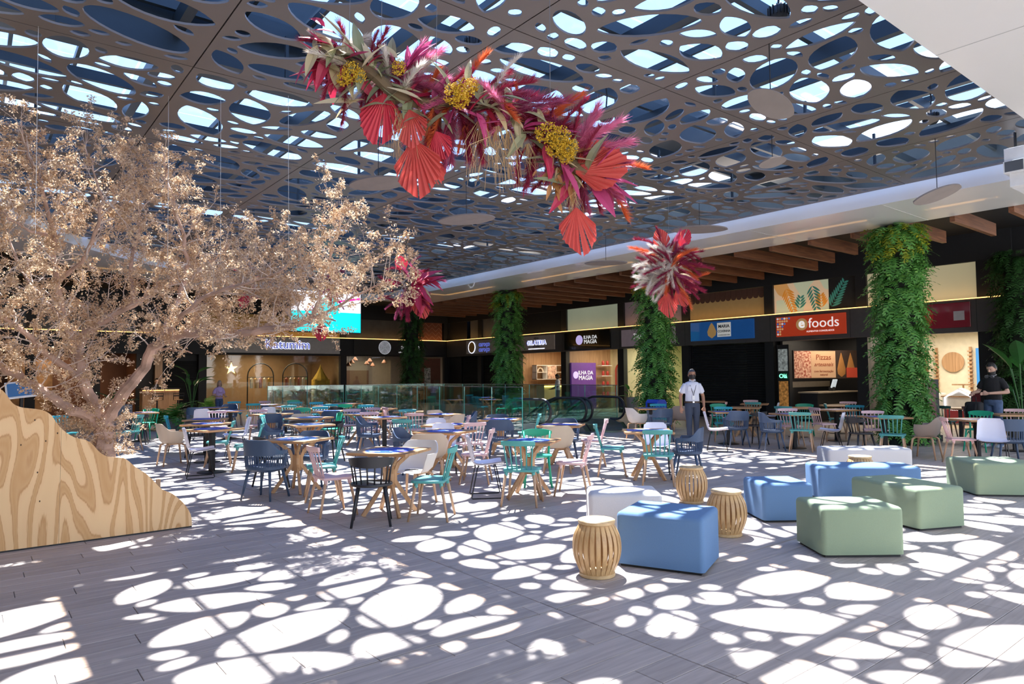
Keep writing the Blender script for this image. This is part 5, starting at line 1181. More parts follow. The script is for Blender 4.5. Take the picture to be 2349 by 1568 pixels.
def grow(p, d, L, r, lvl):
    n = 4; pts = [p]; q = p.copy(); dd = d.copy()
    for k in range(n):
        dd = (dd + rv() * .33 + Vector((0, 0, .04))).normalized(); q = q + dd * L / n
        if q.z > 4.88: q.z = 4.88
        pts.append(q.copy())
    twigs.tube(pts, [r * (1 - .75 * k / n) for k in range(n + 1)], 4 if lvl == 0 else 3, cap=False)
    if lvl == 0:
        for k in range(rt.randint(5, 7)):
            t = rt.uniform(.25, 1.0) * n; i = min(n - 1, int(t)); s_ = pts[i].lerp(pts[i + 1], t - i)
            grow(s_, (dd * .5 + rv()).normalized(), rt.uniform(.16, .34), r * .4, 1)
        leaf_cluster(pts[-1], 14, .1)
    else:
        leaf_cluster(pts[-1], rt.randint(20, 40), .052)
        leaf_cluster(pts[-2], rt.randint(10, 20), .05)
        leaf_cluster(pts[-3], rt.randint(4, 9), .045)
        if rt.random() < .12: pass
for li, rows in enumerate(LIMBS):
    P = limb_pts(rows); co = [tuple(p) + (r,) for p, r in P]
    co = catmull(co, 4, 4)
    co = [(x + rt.gauss(0, .012), y + rt.gauss(0, .012), z + rt.gauss(0, .012), r) for x, y, z, r in co]
    if li == 0: co[0] = (0, 0, 0, .17)
    MB().tube([c[:3] for c in co], [c[3] for c in co], 8).build('trunk' if li == 0 else 'limb', M_BARK, tree, smooth=True)
    if li == 0: continue
    # side branches
    start = 8 if li in (1, 2, 3) else (10 if li == 6 else 3)
    if li == 1: start = 14
    for k in range(start, len(co) - 1):
        seg = (Vector(co[k + 1][:3]) - Vector(co[k][:3])); m_ = seg.length / .070; cnt = int(m_) + (rt.random() < m_ - int(m_))
        for _ in range(cnt):
            pp = Vector(co[k][:3]) + seg * rt.random(); dr = (rv() + seg.normalized() * .45 + Vector((0, 0, .55 if li in (1, 10, 11, 9) else .15))).normalized()
            grow(pp, dr, rt.uniform(.32, .72), max(.004, min(.011, co[k][3] * .5)), 0)
    # fairy lights
    if li in (1, 3, 6, 5):
        for k in range(0, min(14, len(co) - 1)):
            for _ in range(3):
                th = rt.uniform(0, 6.3); pp = Vector(co[k][:3]).lerp(Vector(co[k + 1][:3]), rt.random()) + rv() * (co[k][3] + .012)
                bulbs.lathe([(0, 0), (.003, .002), (.003, .006), (0, .009)], 5, Matrix.Translation(pp), cap=False)
for k in range(26):                                     # low suckers round the trunk
    pp = Vector((rt.gauss(0, .08), rt.gauss(0, .08), rt.uniform(.3, 1.3))); grow(pp, (rv() + Vector((0, 0, .6))).normalized(), rt.uniform(.2, .42), .006, 0)
for x_, y_, dz_ in ((88, 57, 0), (505, 330, 0), (385, 330, 0), (660, 420, 0)):
    p_ = onz(x_, y_, 5.25) if x_ == 88 else atd(x_, y_, TD - .2)
    MB().tube([Vector((p_.x, p_.y, 5.235)) - T0, Vector((p_.x + .02, p_.y, 3.1)) - T0], .0025, 4).build('support_wire', mat('pale steel wire', (.6, .62, .63), .4, .5), tree)
tag(twigs.build('twigs', M_TWIG, tree), kind='stuff'); tag(leaves.build('foliage', M_DRY, tree), kind='stuff')
tag(bulbs.build('fairy_lights', mat('fairy light bulb', (1, .8, .5), .4, emit=5, var=0), tree), kind='stuff')
# ================================================================== hanging dried-flower garlands
RIGHT = RM @ Vector((1, 0, 0)); UP = RM @ Vector((0, 1, 0)); BACK = RM @ Vector((0, 0, -1))
rg = random.Random(3)
def ribbed(name, c1, c2):
    if name in MATS: return MATS[name]
    return rnd_mat(name, [c1, c2, c1], .6, .25)
FANM = [ribbed('crimson palm', (.55, .03, .065), (.70, .07, .10)), ribbed('coral palm', (.60, .075, .065), (.70, .12, .10))]
LEAFM = {'olive': rnd_mat('olive leaf', [(.30, .31, .17), (.42, .40, .24), (.24, .27, .15)], .55, .2), 'cream': rnd_mat('cream leaf', [(.68, .54, .30), (.55, .47, .28), (.72, .62, .42)], .6, .25), 'red': rnd_mat('crimson leaf', [(.45, .02, .06), (.60, .05, .12), (.33, .01, .05)], .5, .25), 'magenta': rnd_mat('magenta leaf', [(.48, .05, .18), (.62, .10, .27), (.36, .03, .13)], .5, .25), 'rust': rnd_mat('rust leaf', [(.42, .18, .05), (.55, .26, .10)], .6, .2)}
PLM = {'magenta': rnd_mat('magenta plume', [(.42, .06, .16), (.58, .14, .26), (.34, .03, .11)], .8, .3), 'burgundy': rnd_mat('burgundy plume', [(.30, .015, .05), (.42, .03, .08), (.22, .01, .05)], .8, .2), 'pink': rnd_mat('pink plume', [(.78, .20, .38), (.85, .34, .48), (.66, .10, .28)], .8, .35), 'white': rnd_mat('ivory plume', [(.80, .74, .66), (.88, .83, .77), (.70, .62, .52)], .85, .3), 'orange': rnd_mat('orange plume', [(.72, .13, .04), (.80, .22, .07)], .8, .3)}
M_YARROW = rnd_mat('mustard yarrow', [(.66, .40, .02), (.80, .54, .04), (.58, .34, .02)], .8, .2)
M_STRAW = rnd_mat('straw strand', [(.55, .36, .17), (.66, .48, .26), (.42, .27, .13)], .7)
M_WIRE = mat('hanging wire', (.25, .25, .26), .4, .6)
def frame(dirv, nrm):
    x = dirv.normalized(); z = (nrm - x * nrm.dot(x)); z = z.normalized() if z.length > 1e-4 else x.orthogonal().normalized(); y = z.cross(x)
    return Matrix((x, y, z)).transposed().to_4x4()
def img_dir(deg, tilt=0.0):                              # direction in the picture plane: 0 = right, 90 = up
    return (RIGHT * cos(radians(deg)) + UP * sin(radians(deg)) + BACK * tilt).normalized()
def fan_mesh(m, half=50, n=30):
    bm = MB(); rows = []
    for k in range(n + 1):
        th = radians(-half + 2 * half * k / n); t = abs(k / n * 2 - 1); L = (1 - .5 * t ** 1.1) * rg.uniform(.93, 1.0)
        dz = .022 if k % 2 else -.022
        rows.append([(cos(th) * L * q, sin(th) * L * q, dz * q + .10 * q * q * (1 - t) - .06 * t * q) for q in (.03, .35, .7, 1.0)])
    cut = set(rg.sample(range(3, n - 3), 4))
    for k in range(n):
        a, c = rows[k], rows[k + 1]
        bm.grid([a, c] if k not in cut else [a, [p if j < 2 else tuple(Vector(p).lerp(Vector(a[j]), .6)) for j, p in enumerate(c)]])
    return bm.mesh('palm_fan', m)
FANS = [fan_mesh(FANM[k % 2]) for k in range(4)]
def lance_mesh(m, curl):
    bm = MB(); rows = []
    for k in range(7):
        t = k / 6; w_ = .15 * sin(pi * min(.99, t ** .8)) ** .9 + .004; z = -curl * t * t
        rows.append([(t, -w_, z + w_ * .35), (t, 0, z), (t, w_, z + w_ * .35)])
    return bm.grid(rows).mesh('leaf', m)
LANCE = {k: [lance_mesh(m, c) for c in (.05, .25, .5)] for k, m in LEAFM.items()}
def plume_mesh(m, n=420, droop=.35):
    bm = MB()
    for k in range(n):
        t = rg.random() ** .8; base = Vector((t, 0, -droop * t * t)); a = rg.uniform(0, 2 * pi); R_ = .27 * (1 - t * .5) * rg.uniform(.5, 1.1)
        tip = base + Vector((rg.uniform(.12, .28), cos(a) * R_, sin(a) * R_ - .03)); s = Vector((0, -sin(a), cos(a))) * .008
        bm.add([base + s, base - s, tip], [(0, 1, 2)])
    bm.tube([(0, 0, 0), (.5, 0, -droop * .25), (1, 0, -droop)], [.012, .009, .004], 4)
    return bm.mesh('pampas_plume', m)
PLUME = {k: [plume_mesh(m, 420, d) for d in (.1, .45)] for k, m in PLM.items()}
def yarrow_mesh(n=240):
    bm = MB()
    for k in range(n):
        v = Vector((rg.gauss(0, 1), rg.gauss(0, 1), rg.gauss(0, 1))).normalized(); p = v * rg.uniform(.5, 1.0); p.x *= 1.3; s = rg.uniform(.05, .12)
        bm.add([p + Vector(q) * s for q in ((1, 0, 0), (-1, 0, 0), (0, 1, 0), (0, -1, 0), (0, 0, 1), (0, 0, -1))], [(0, 2, 4), (2, 1, 4), (1, 3, 4), (3, 0, 4), (2, 0, 5), (1, 2, 5), (3, 1, 5), (0, 3, 5)])
    return bm.mesh('yarrow_head', M_YARROW)
YARROW = yarrow_mesh()
def strand_mesh(n=26):
    bm = MB()
    for k in range(n):
        x0, y0 = rg.gauss(0, .1), rg.gauss(0, .1); L = rg.uniform(.5, 1.0); b1, b2 = rg.gauss(0, .13), rg.gauss(0, .13)
        bm.tube([(0 * L, x0 * .3, y0 * .3), (.35 * L, x0, y0), (.7 * L, x0 + b1, y0 + b2), (L, x0 + b1 * 1.2, y0 + b2 * 1.2)], [.006, .005, .004, .003], 3, cap=False)
    return bm.mesh('straw_strands', M_STRAW)
STRAND = [strand_mesh(), strand_mesh(18)]
def place(nm, me, root, p, dirv, nrm, size, kind=None):
    o = inst(nm, me, root); o.matrix_local = Matrix.Translation(p - Vector(root.location)) @ frame(dirv, nrm) @ Matrix.Scale(size, 4)
    if kind: o['kind'] = kind
    return o
FACE = -BACK
def jit(p, s): return p + Vector((rg.gauss(0, s), rg.gauss(0, s), rg.gauss(0, s)))
def fan(root, px, py, D, ang, spx, tilt=0.0, k=None):
    p = atd(px, py, D); place('palm_fan', FANS[rg.randrange(4) if k is None else k], root, p, img_dir(ang, tilt), FACE + RIGHT * rg.uniform(-.3, .3) + UP * .15, spx * D / FPX)
def leaf(root, px, py, D, ang, spx, col, dep=0.12):
    p = jit(atd(px, py, D), .02); place('leaf', LANCE[col][rg.randrange(3)], root, p, img_dir(ang, rg.uniform(-.6, .35)), FACE * .6 + UP + RIGHT * rg.uniform(-.8, .8), spx * D / FPX)
def plume(root, px, py, D, ang, spx, col):
    p = jit(atd(px, py, D), .03); place('pampas_plume', PLUME[col][rg.randrange(2)], root, p, img_dir(ang, rg.uniform(-.4, .3)), UP, spx * D / FPX, 'stuff')
def wire(root, px, py, D):
    p = atd(px, py, D) - Vector(root.location); MB().tube([p, p + Vector((.02, 0, 5.3 - (p.z + root.location.z)))], .0025, 4).build('hanging_wire', M_WIRE, root)
D1 = 5.7
c0 = atd(1090, 260, D1)
g1 = empty('flower_garland', c0); tag(g1, 'long hanging garland of dried flowers with crimson palm fans, centre top', 'garland', 'hanging dried-flower garlands')
SP = catmull([(745, 110), (800, 140), (860, 175), (905, 215), (970, 238), (1040, 240), (1120, 240), (1200, 270), (1262, 320), (1310, 375), (1345, 400)], 6)
MB().tube([atd(x, y, D1 + .1 * sin(x / 80)) - c0 for x, y in SP], .05, 7).build('garland_core', mat('brown moss core', (.16, .11, .06), .9), g1)
for a in ((882, 212, -100, 128, .1, 0), (938, 250, -82, 100, -.1, 1), (948, 318, -82, 145, .0, 1), (955, 330, -60, 110, .2, 3), (1318, 395, 8, 132, -.1, 3), (1322, 388, 28, 118, .15, 1), (1322, 474, -84, 118, 0, 1), (1000, 300, -70, 70, .3, 0)): fan(g1, a[0], a[1], D1 - .12, a[2], a[3], a[4], a[5])
def spine(t): i = min(len(SP) - 1, int(t * (len(SP) - 1))); return SP[i]
# left head: crimson drooping leaves, cream and olive leaves
for k in range(26): leaf(g1, rg.gauss(765, 20), rg.gauss(110, 28), D1, rg.choice((-100, -80, -120, 150, 200)) + rg.gauss(0, 18), rg.uniform(45, 95), 'red')
for k in range(24): leaf(g1, rg.uniform(800, 930), rg.uniform(110, 240), D1 - .05, rg.choice((60, 95, 110, 170, 190)) + rg.gauss(0, 22), rg.uniform(60, 105), rg.choice(('cream', 'olive', 'cream')))
for k in range(60):
    x, y = spine(rg.uniform(.1, 1)); leaf(g1, x + rg.gauss(0, 18), y + rg.gauss(0, 18), D1 - .06, rg.uniform(0, 360), rg.uniform(35, 80), rg.choice(('olive', 'olive', 'cream', 'red', 'magenta')))
for k in range(16): leaf(g1, rg.uniform(1270, 1330), rg.uniform(340, 420), D1 - .05, rg.choice((-90, -110, -60, 20)) + rg.gauss(0, 20), rg.uniform(45, 85), rg.choice(('olive', 'cream', 'rust')))
for k in range(26): leaf(g1, rg.gauss(1290, 18), rg.gauss(405, 20), D1 - .1, -90 + rg.gauss(0, 35), rg.uniform(18, 36), 'rust')
for k in range(10): leaf(g1, rg.uniform(1340, 1380), rg.uniform(380, 420), D1, rg.uniform(-60, -10), rg.uniform(70, 110), 'magenta')
for k in range(10): leaf(g1, rg.uniform(925, 955), rg.uniform(130, 200), D1, rg.uniform(20, 100), rg.uniform(50, 85), 'magenta')
# plumes
for x, y, a, s, c in [(915, 190, 35, 95, 'pink'), (930, 200, 5, 90, 'magenta'), (930, 190, 60, 80, 'pink'), (935, 210, -15, 75, 'pink'), (1040, 235, 60, 80, 'burgundy'), (1080, 225, 45, 110, 'burgundy'), (1100, 240, 20, 120, 'magenta'), (1120, 235, 40, 100, 'burgundy'), (1130, 250, 5, 130, 'burgundy'), (1150, 265, -10, 130, 'magenta'), (1140, 190, 68, 75, 'white'), (1170, 260, 15, 120, 'burgundy'),
    (1190, 280, -25, 120, 'burgundy'), (1195, 270, 10, 90, 'magenta'), (1060, 260, -70, 110, 'burgundy'), (1100, 265, -95, 90, 'magenta'), (1040, 270, -100, 110, 'magenta'), (1020, 255, -120, 90, 'burgundy'), (1060, 300, -110, 60, 'orange'), (1085, 300, -70, 50, 'orange'), (1190, 330, -90, 90, 'burgundy'), (1225, 350, -85, 100, 'burgundy'), (1190, 300, -80, 50, 'white'), (1240, 270, 40, 110, 'orange'),
    (1310, 340, 30, 100, 'pink'), (1320, 350, 60, 90, 'pink'), (1330, 370, 5, 110, 'pink'), (1330, 400, -35, 110, 'magenta'), (1320, 420, -70, 70, 'magenta'), (1400, 370, 20, 80, 'orange'), (1390, 420, -30, 95, 'orange'), (760, 120, 140, 70, 'burgundy'), (850, 130, 80, 60, 'burgundy'), (990, 250, -60, 80, 'burgundy'), (1000, 240, 30, 80, 'magenta')]: plume(g1, x, y, D1, a, s, c)
for x, y, a, s, c in [(915, 185, 40, 120, 'pink'), (925, 195, 15, 125, 'pink'), (920, 190, 65, 110, 'pink'), (930, 205, -8, 110, 'pink'), (1300, 350, 40, 130, 'pink'), (1310, 360, 15, 140, 'pink'), (1305, 350, 65, 115, 'pink'), (1150, 250, 30, 140, 'magenta'), (1100, 240, 50, 120, 'burgundy'), (1060, 250, -75, 130, 'burgundy'), (1035, 255, -95, 120, 'magenta')]: plume(g1, x, y, D1 + .05, a, s, c)
for x, y, s in ((1040, 215, 22), (1065, 205, 24), (1058, 228, 20), (1085, 195, 15), (805, 165, 20), (790, 180, 16), (825, 175, 15), (915, 155, 16), (1255, 305, 24), (1285, 318, 24), (1305, 340, 20), (1275, 340, 20), (1300, 360, 16)):
    p = atd(x, y, D1 - .18); place('yarrow_head', YARROW, g1, p, img_dir(rg.uniform(0, 90)), FACE, s * D1 / FPX, 'stuff')
for x, y, s, a in ((905, 250, 120, -92), (925, 260, 110, -88), (1105, 280, 140, -95), (1140, 290, 150, -88), (1165, 300, 140, -84), (1210, 330, 100, -80), (1310, 420, 80, -88), (960, 250, 70, 20), (985, 235, 60, 10), (880, 240, 80, -105), (1315, 440, 70, -90)):
    place('straw_strands', STRAND[rg.randrange(2)], g1, atd(x, y, D1 - .08), img_dir(a, .1), FACE, s * D1 / FPX, 'stuff')
for k in range(130):
    x, y = spine(rg.uniform(.05, 1)); plume(g1, x + rg.gauss(0, 10), y + rg.gauss(0, 10), D1 + rg.uniform(-.05, .2), rg.uniform(0, 360), rg.uniform(55, 100), rg.choice(('burgundy', 'burgundy', 'magenta', 'magenta', 'pink', 'orange') if x > 960 else ('burgundy', 'white', 'magenta')))
for k in range(100):
    x, y = spine(rg.uniform(.0, 1)); leaf(g1, x + rg.gauss(0, 14), y + rg.gauss(0, 14), D1 - .1, rg.uniform(0, 360), rg.uniform(40, 90), rg.choice(('olive', 'cream', 'olive', 'red') if x < 980 else ('olive', 'olive', 'magenta', 'cream', 'red')))
for x, y in ((800, 140), (1000, 240), (1262, 320), (873, 180)): wire(g1, x, y, D1)
def bouquet(cx, cy, D, R, label, fans, cols, whites=0, n_pl=95, n_lf=18):
    c = atd(cx, cy, D); g = empty('flower_bouquet', c); tag(g, label, 'bouquet', 'hanging dried-flower garlands')
    MB().lathe([(0, -.12), (.1, -.06), (.12, 0), (.1, .06), (0, .12)], 10, cap=False).build('bouquet_core', mat('brown moss core', (.16, .11, .06)), g)
    for dx, dy, a, s, k in fans: fan(g, cx + dx, cy + dy, D - .12, a, s, 0, k)
    for k in range(n_pl):
        a = rg.uniform(0, 360); rr = rg.uniform(0, .55) * R
        plume(g, cx + cos(radians(a)) * rr, cy - sin(radians(a)) * rr * 1.2, D - rg.uniform(-.1, .3), a + rg.gauss(0, 45), R * rg.uniform(.32, .62), rg.choice(cols))
    for k in range(n_lf):
        a = rg.uniform(0, 360); leaf(g, cx + cos(radians(a)) * R * .25, cy - sin(radians(a)) * R * .25, D - rg.uniform(0, .2), a + rg.gauss(0, 25), R * rg.uniform(.35, .6), rg.choice(('olive', 'red', 'olive', 'cream', 'cream')))
    for k in range(whites):
        a = rg.uniform(100, 260); plume(g, cx - R * .15 + rg.gauss(0, R * .2), cy + rg.gauss(0, R * .25), D - .2, a, R * rg.uniform(.4, .6), 'white')
    wire(g, cx, cy, D); return g
b2 = bouquet(1535, 615, 13.2, 88, 'bouquet with ivory plumes and coral fans before the second ferny column', [(-5, 55, -85, 62, 1), (15, 50, -55, 48, 3), (-10, -45, 110, 50, 1), (25, -50, 65, 45, 0)], ('burgundy', 'burgundy', 'burgundy', 'magenta', 'orange'), 40)
b3 = bouquet(935, 660, 17.0, 75, 'bright red bouquet hanging above the farthest ferny column', [(25, 20, -75, 55, 1), (-5, -40, 120, 40, 0)], ('burgundy', 'magenta', 'burgundy'), 0, 40, 14)
for k in range(16): leaf(b3, 955 + rg.gauss(0, 8), 650 + rg.gauss(0, 10), 16.7, rg.uniform(-110, 130), rg.uniform(40, 75), 'red')
b4 = bouquet(770, 650, 18.0, 48, 'small crimson bouquet behind the tree beside the turquoise screen', [(-5, 10, -95, 40, 0)], ('magenta', 'burgundy'), 0, 26, 12)
b5 = bouquet(730, 735, 19.0, 40, 'dark crimson bouquet hanging low in front of the turquoise screen', [(5, 5, -85, 45, 0)], ('burgundy', 'burgundy', 'magenta'), 0, 24, 10)
b6 = bouquet(560, 660, 18.0, 40, 'burgundy bouquet glimpsed through the dried tree', [(0, 10, -90, 40, 0)], ('burgundy', 'orange'), 0, 20, 8)
# ================================================================== escalators and glass balustrades
M_GLB = glass('green-tinted balustrade glass', (.80, .93, .91), .2)
M_EDGE = mat('green glass edge', (.10, .42, .36), .2, emit=.05, var=0)
M_CHROME = mat('brushed steel', (.45, .46, .47), .25, .9, var=.03)
M_RUB = mat('black rubber handrail', (.012, .012, .014), .35)
def balustrade(p0, p1, label, h=1.29, step=1.35):
    p0, p1 = Vector(p0), Vector(p1); d = p1 - p0; L = d.length; n = max(1, round(L / step)); w_ = L / n
    t = empty('glass_balustrade', (p0.x, p0.y, 0), atan2(d.y, d.x)); tag(t, label, 'balustrade', 'glass balustrades round the stairwell')
    me = MB().box((.008, -.009, .02), (w_ - .008, .009, h)).mesh('pane', M_GLB); ed = MB().box((-.006, -.011, .02), (.006, .011, h)).mesh('pane_edge', M_EDGE)
    for k in range(n): inst('pane', me, t, (k * w_, 0, 0))
    for k in range(n + 1): inst('pane_edge', ed, t, (k * w_, 0, 0))
    MB().box((0, -.014, h), (L, .014, h + .018)).build('top_cap', M_CHROME, t); MB().box((0, -.04, 0), (L, .04, .06)).build('base_channel', M_CHROME, t)
    return t
balustrade((HX0 - .06, HY0), (HX0 - .06, HY1 + .05), 'long glass balustrade on the near side of the stairwell')
balustrade((HX1 + .06, HY0), (HX1 + .06, HY1 + .05), 'long glass balustrade on the far side of the stairwell')
balustrade((8.9, HY1 + .12), (HX0 - .12, HY1 + .12), 'glass balustrade at the left end, facing the tan clothes shop')
balustrade((HX0 + .02, HY1 + .12), (HX1 - .02, HY1 + .12), 'glass balustrade across the far end of the stairwell')
def escalator(xc, label):
    t = empty('escalator', (xc, 14.0, 0)); tag(t, label, 'escalator', 'pair of escalators'); hw = .62
    for s in (-1, 1):
        x = s * (hw + .06); R_ = .33; zc = .95 - R_
        pts = [(x, R_ + .35, .30)] + [(x, R_ - R_ * sin(a), zc - R_ * cos(a) * 1.0) for a in [pi * k / 10 for k in range(11)]]
        pts = [(x, .55, zc - R_)] + [(x, .30 - R_ * sin(pi * k / 12), zc - R_ * cos(pi * k / 12)) for k in range(13)] + [(x, .9, .95), (x, 1.3, .94), (x, 1.75, .82), (x, 2.2, .58), (x, 9.0, -3.4)]
        hr = MB().tube(pts, .036, 8, flat=(1, 1)).build('handrail', M_RUB, t, smooth=True)
        gp = [(.30 - .9 * R_ * sin(pi * k / 12), zc - .9 * R_ * cos(pi * k / 12)) for k in range(13)] + [(.9, .91), (1.3, .9), (1.75, .78), (2.2, .54), (9.0, -3.44), (9.0, -4.2), (2.2, -.22), (1.6, .02), (1.2, .22), (.3, zc - .9 * R_)]
        bm = MB(); n_ = len(gp); bm.add([(x - .006, y, z) for y, z in gp] + [(x + .006, y, z) for y, z in gp], [tuple(range(n_)), tuple(range(2 * n_ - 1, n_ - 1, -1))] + [(i, n_ + i, n_ + (i + 1) % n_, (i + 1) % n_) for i in range(n_)]); bm.build('glass_side', M_GLB, t)
        dk = [(-.1, 0), (.1, .2), (.5, .28), (1.3, .26), (1.8, .1), (9.0, -4.05), (9.0, -4.45), (1.7, -.28), (.0, -.006)]
        bm = MB(); n_ = len(dk); bm.add([(x - .09, y, z) for y, z in dk] + [(x + .09, y, z) for y, z in dk], [tuple(range(n_)), tuple(range(2 * n_ - 1, n_ - 1, -1))] + [(i, n_ + i, n_ + (i + 1) % n_, (i + 1) % n_) for i in range(n_)]); bm.build('deck', M_CHROME, t)
    MB().box((-hw, -.7, 0), (hw, 1.0, .012)).build('landing_plate', mat('ribbed steel plate', (.3, .31, .32), .3, .9), t)
    MB().box((-hw, 1.0, .0), (hw, 1.12, .018)).build('comb', mat('yellow comb', (.6, .45, .05), .5), t)
    st = MB().box((-hw + .08, 0, -.2), (hw - .08, .4, 0)).mesh('step', mat('dark ribbed step', (.06, .06, .065), .4, .6))
    for k in range(18): inst('step', st, t, (0, 1.14 + .4 * k, 0 - max(0, (k - 1)) * .235))
    return t
escalator(13.12, 'near escalator going down behind the glass balustrade')
escalator(14.72, 'far escalator going down, its newel beside the white tub chair')
# ================================================================== hanging leaf-shaped panels
M_DISC = mat('taupe felt panel', (.20, .17, .155), .8)
def hang_leaf(px, py, D, w_, face, ang, label):
    p = atd(px, py, D); t = empty('hanging_leaf_panel', p); tag(t, label, 'ceiling panel', 'hanging leaf-shaped panels')
    L = w_ / 2; pts = []
    for k in range(25):
        u = -1 + 2 * k / 24; pts.append((u * L, .62 * L * (1 - u * u) ** .62))
    poly = pts + [(x, -y) for x, y in reversed(pts[1:-1])]
    o = MB().prism([(x, y * .8) for x, y in poly], -.012, .012).build('leaf_board', M_DISC, t); o.matrix_local = frame(img_dir(ang), (-ray(px, py) * face + Vector((0, 0, -1)) * (1 - face)).normalized())
    MB().tube([(0, 0, .012), (0, 0, 5.3 - p.z)], .006, 5).build('cable', M_BLACK, t); return t
hang_leaf(1768, 238, 7.5, .56, .72, -25, 'tilted leaf-shaped panel hanging clear below the right ceiling')
hang_leaf(2150, 446, 10.6, .78, .34, 17, 'thin leaf-shaped panel hanging before the white bulkhead, far right')
hang_leaf(1772, 372, 10.4, .44, .4, 12, 'small leaf-shaped panel close under the ceiling, right of centre')
hang_leaf(868, 420, 10.2, .9, .16, 5, 'leaf-shaped panel behind the large red palm fans')
hang_leaf(1070, 503, 13.0, 1.1, .12, 4, 'leaf-shaped panel below the middle of the garland')
hang_leaf(1605, 526, 14.5, 1.2, .06, 1, 'flat leaf-shaped panel just above the ivory-plumed bouquet')
hang_leaf(1390, 603, 17.5, 1.1, .05, 1, 'flat leaf-shaped panel left of the ivory-plumed bouquet')
hang_leaf(445, 598, 17.0, 1.2, .05, 1, 'leaf-shaped panel glimpsed behind the dried tree')
# spotlights in the ceiling void
M_SPOT = mat('black spotlight', (.02, .021, .024), .4, .4)
for px_, py_, lb in ((1087, 90, 'finned black spotlight in the ceiling void above the garland'), (1785, 18, 'finned black spotlight in the ceiling void at the top right'), (2135, 262, 'finned black spotlight near the white soffit corner'), (1390, 255, 'finned black spotlight behind the garland right end')):
    p = onz(px_, py_, 5.5); t = empty('spotlight', p); tag(t, lb, 'lamp', 'finned spotlights')
    MB().lathe([(0, .02), (.09, .0), (.1, -.02), (.1, -.12), (.085, -.14), (0, -.13)], 16, cap=False).build('housing', M_SPOT, t, smooth=True)
    f = MB().box((.09, -.004, -.1), (.115, .004, .0)).mesh('fin', M_SPOT)
    for k in range(16): inst('fin', f, t, (0, 0, 0), (0, 0, k * pi / 8))
    MB().tube([(0, 0, .0), (.03, 0, .25), (0, 0, .46)], .012, 5).build('bracket', M_SPOT, t)
# overhead direction sign
p = atd(2301, 385, 10.4); sg = empty('direction_sign', p); tag(sg, 'stacked white and grey direction sign hanging at the right picture edge', 'sign')
M_SGW = mat('white sign box', (.72, .73, .74), .5); M_SGD = mat('dark grey sign end', (.085, .095, .11), .5); M_SGG = mat('grey sign face', (.12, .12, .12), .6)
zz = p.z
MB().box((.06, -.26, .09), (1.5, -.0, .30)).build('upper_box', M_SGW, sg, bevel=.004); MB().box((.0, -.28, -.09), (1.5, .0, .09)).build('middle_box', M_SGW, sg, bevel=.004); MB().box((.1, -.30, -.29), (1.5, -.05, -.09)).build('lower_box', M_SGW, sg, bevel=.004)
MB().box((-.004, -.255, -.075), (0, -.02, .08)).build('end_plate', M_SGD, sg)
MB().box((.07, -.262, .1), (1.5, -.26, .29)).build('upper_face', M_SGG, sg); MB().box((.11, -.302, -.28), (1.5, -.3, -.10)).build('lower_face', M_SGG, sg)
text('← TORRE', sg, Matrix.Translation((.42, -.286, .0)) @ TY, M_DARKLET, .13, .002)
MB().tube([(.15, -.13, .3), (.15, -.13, 5.27 - zz)], .02, 6).build('pole', M_BLACK, sg)
# ================================================================== plants, kiosk and small things
M_POT = mat('grey concrete planter', (.26, .27, .28), .7, var=.1)
def pot(t, r0, r1, h): MB().lathe([(r0, 0), (r1, h), (r1 - .03, h), (r1 - .04, h - .06), (0, h - .06)], 20, cap=False).build('pot', M_POT, t, smooth=True)
M_BIGL = rnd_mat('broad green leaf', [(.03, .14, .035), (.06, .22, .045), (.04, .17, .03)], .4, .25)
big = MB(); rows = []
for k in range(9):
    t_ = k / 8; w_ = .16 * sin(pi * t_ ** .85) ** .9 + .004; rows.append([(t_, -w_, -.35 * t_ * t_ + w_ * .3), (t_, 0, -.35 * t_ * t_), (t_, w_, -.35 * t_ * t_ + w_ * .3)])
BIGLEAF = big.grid(rows).mesh('broad_leaf', M_BIGL)
rp_ = random.Random(9)
def big_plant(loc, h, n, label, pr=.28, ph=.5, L=.7):
    t = empty('potted_plant', loc); tag(t, label, 'plant', 'potted plants'); pot(t, pr * .8, pr, ph)
    for k in range(n):
        a = rp_.uniform(0, 2 * pi); z = h * rp_.uniform(.55, .92); st = Vector((cos(a) * .22, sin(a) * .22, z)) 
        MB().tube([(0, 0, ph - .06), (st.x * .4, st.y * .4, z * .6), st], .012, 5).build('stem', M_BIGL, t)
        o = inst('broad_leaf', BIGLEAF, t, st, (rp_.uniform(-.3, .3), -rp_.uniform(.3, 1.1), a), L * rp_.uniform(.7, 1.1)); 
    return t
def fern_bush(loc, r, n, label, pr=.3, ph=.45):
    t = empty('potted_fern', loc); tag(t, label, 'plant', 'potted plants'); pot(t, pr * .85, pr, ph)
    fm = [b_.mesh('frond', M_FERN) for b_ in FR]
    for k in range(n):
        a = rp_.uniform(0, 2 * pi); o = inst('frond', fm[k % 4], t, (cos(a) * .06, sin(a) * .06, ph - .03), (0, -rp_.uniform(.0, 1.2), a), r / .36 * rp_.uniform(.7, 1.1))
    return t
q = ony(440, 935, 27.5); big_plant((q.x, q.y, 0), 2.1, 9, 'tall broad-leaved plant in a grey pot right of the bar kiosk')
q = ony(480, 940, 29); fern_bush((q.x, q.y, 0), .7, 36, 'low leafy fern behind the lilac-shirted woman', .3, .4)
q = onz(385, 985); fern_bush((q.x, q.y, 0), .8, 60, 'big arching fern beside the emerald chair on the left', .4, .35)
q = onz(270, 985); t_ = empty('planter_box', (q.x, q.y, 0)); tag(t_, 'square grey planter with leafy plant behind the dried tree', 'planter', 'potted plants')
MB().box((-.35, -.35, 0), (.35, .35, .8)).build('box', M_POT, t_, bevel=.015)
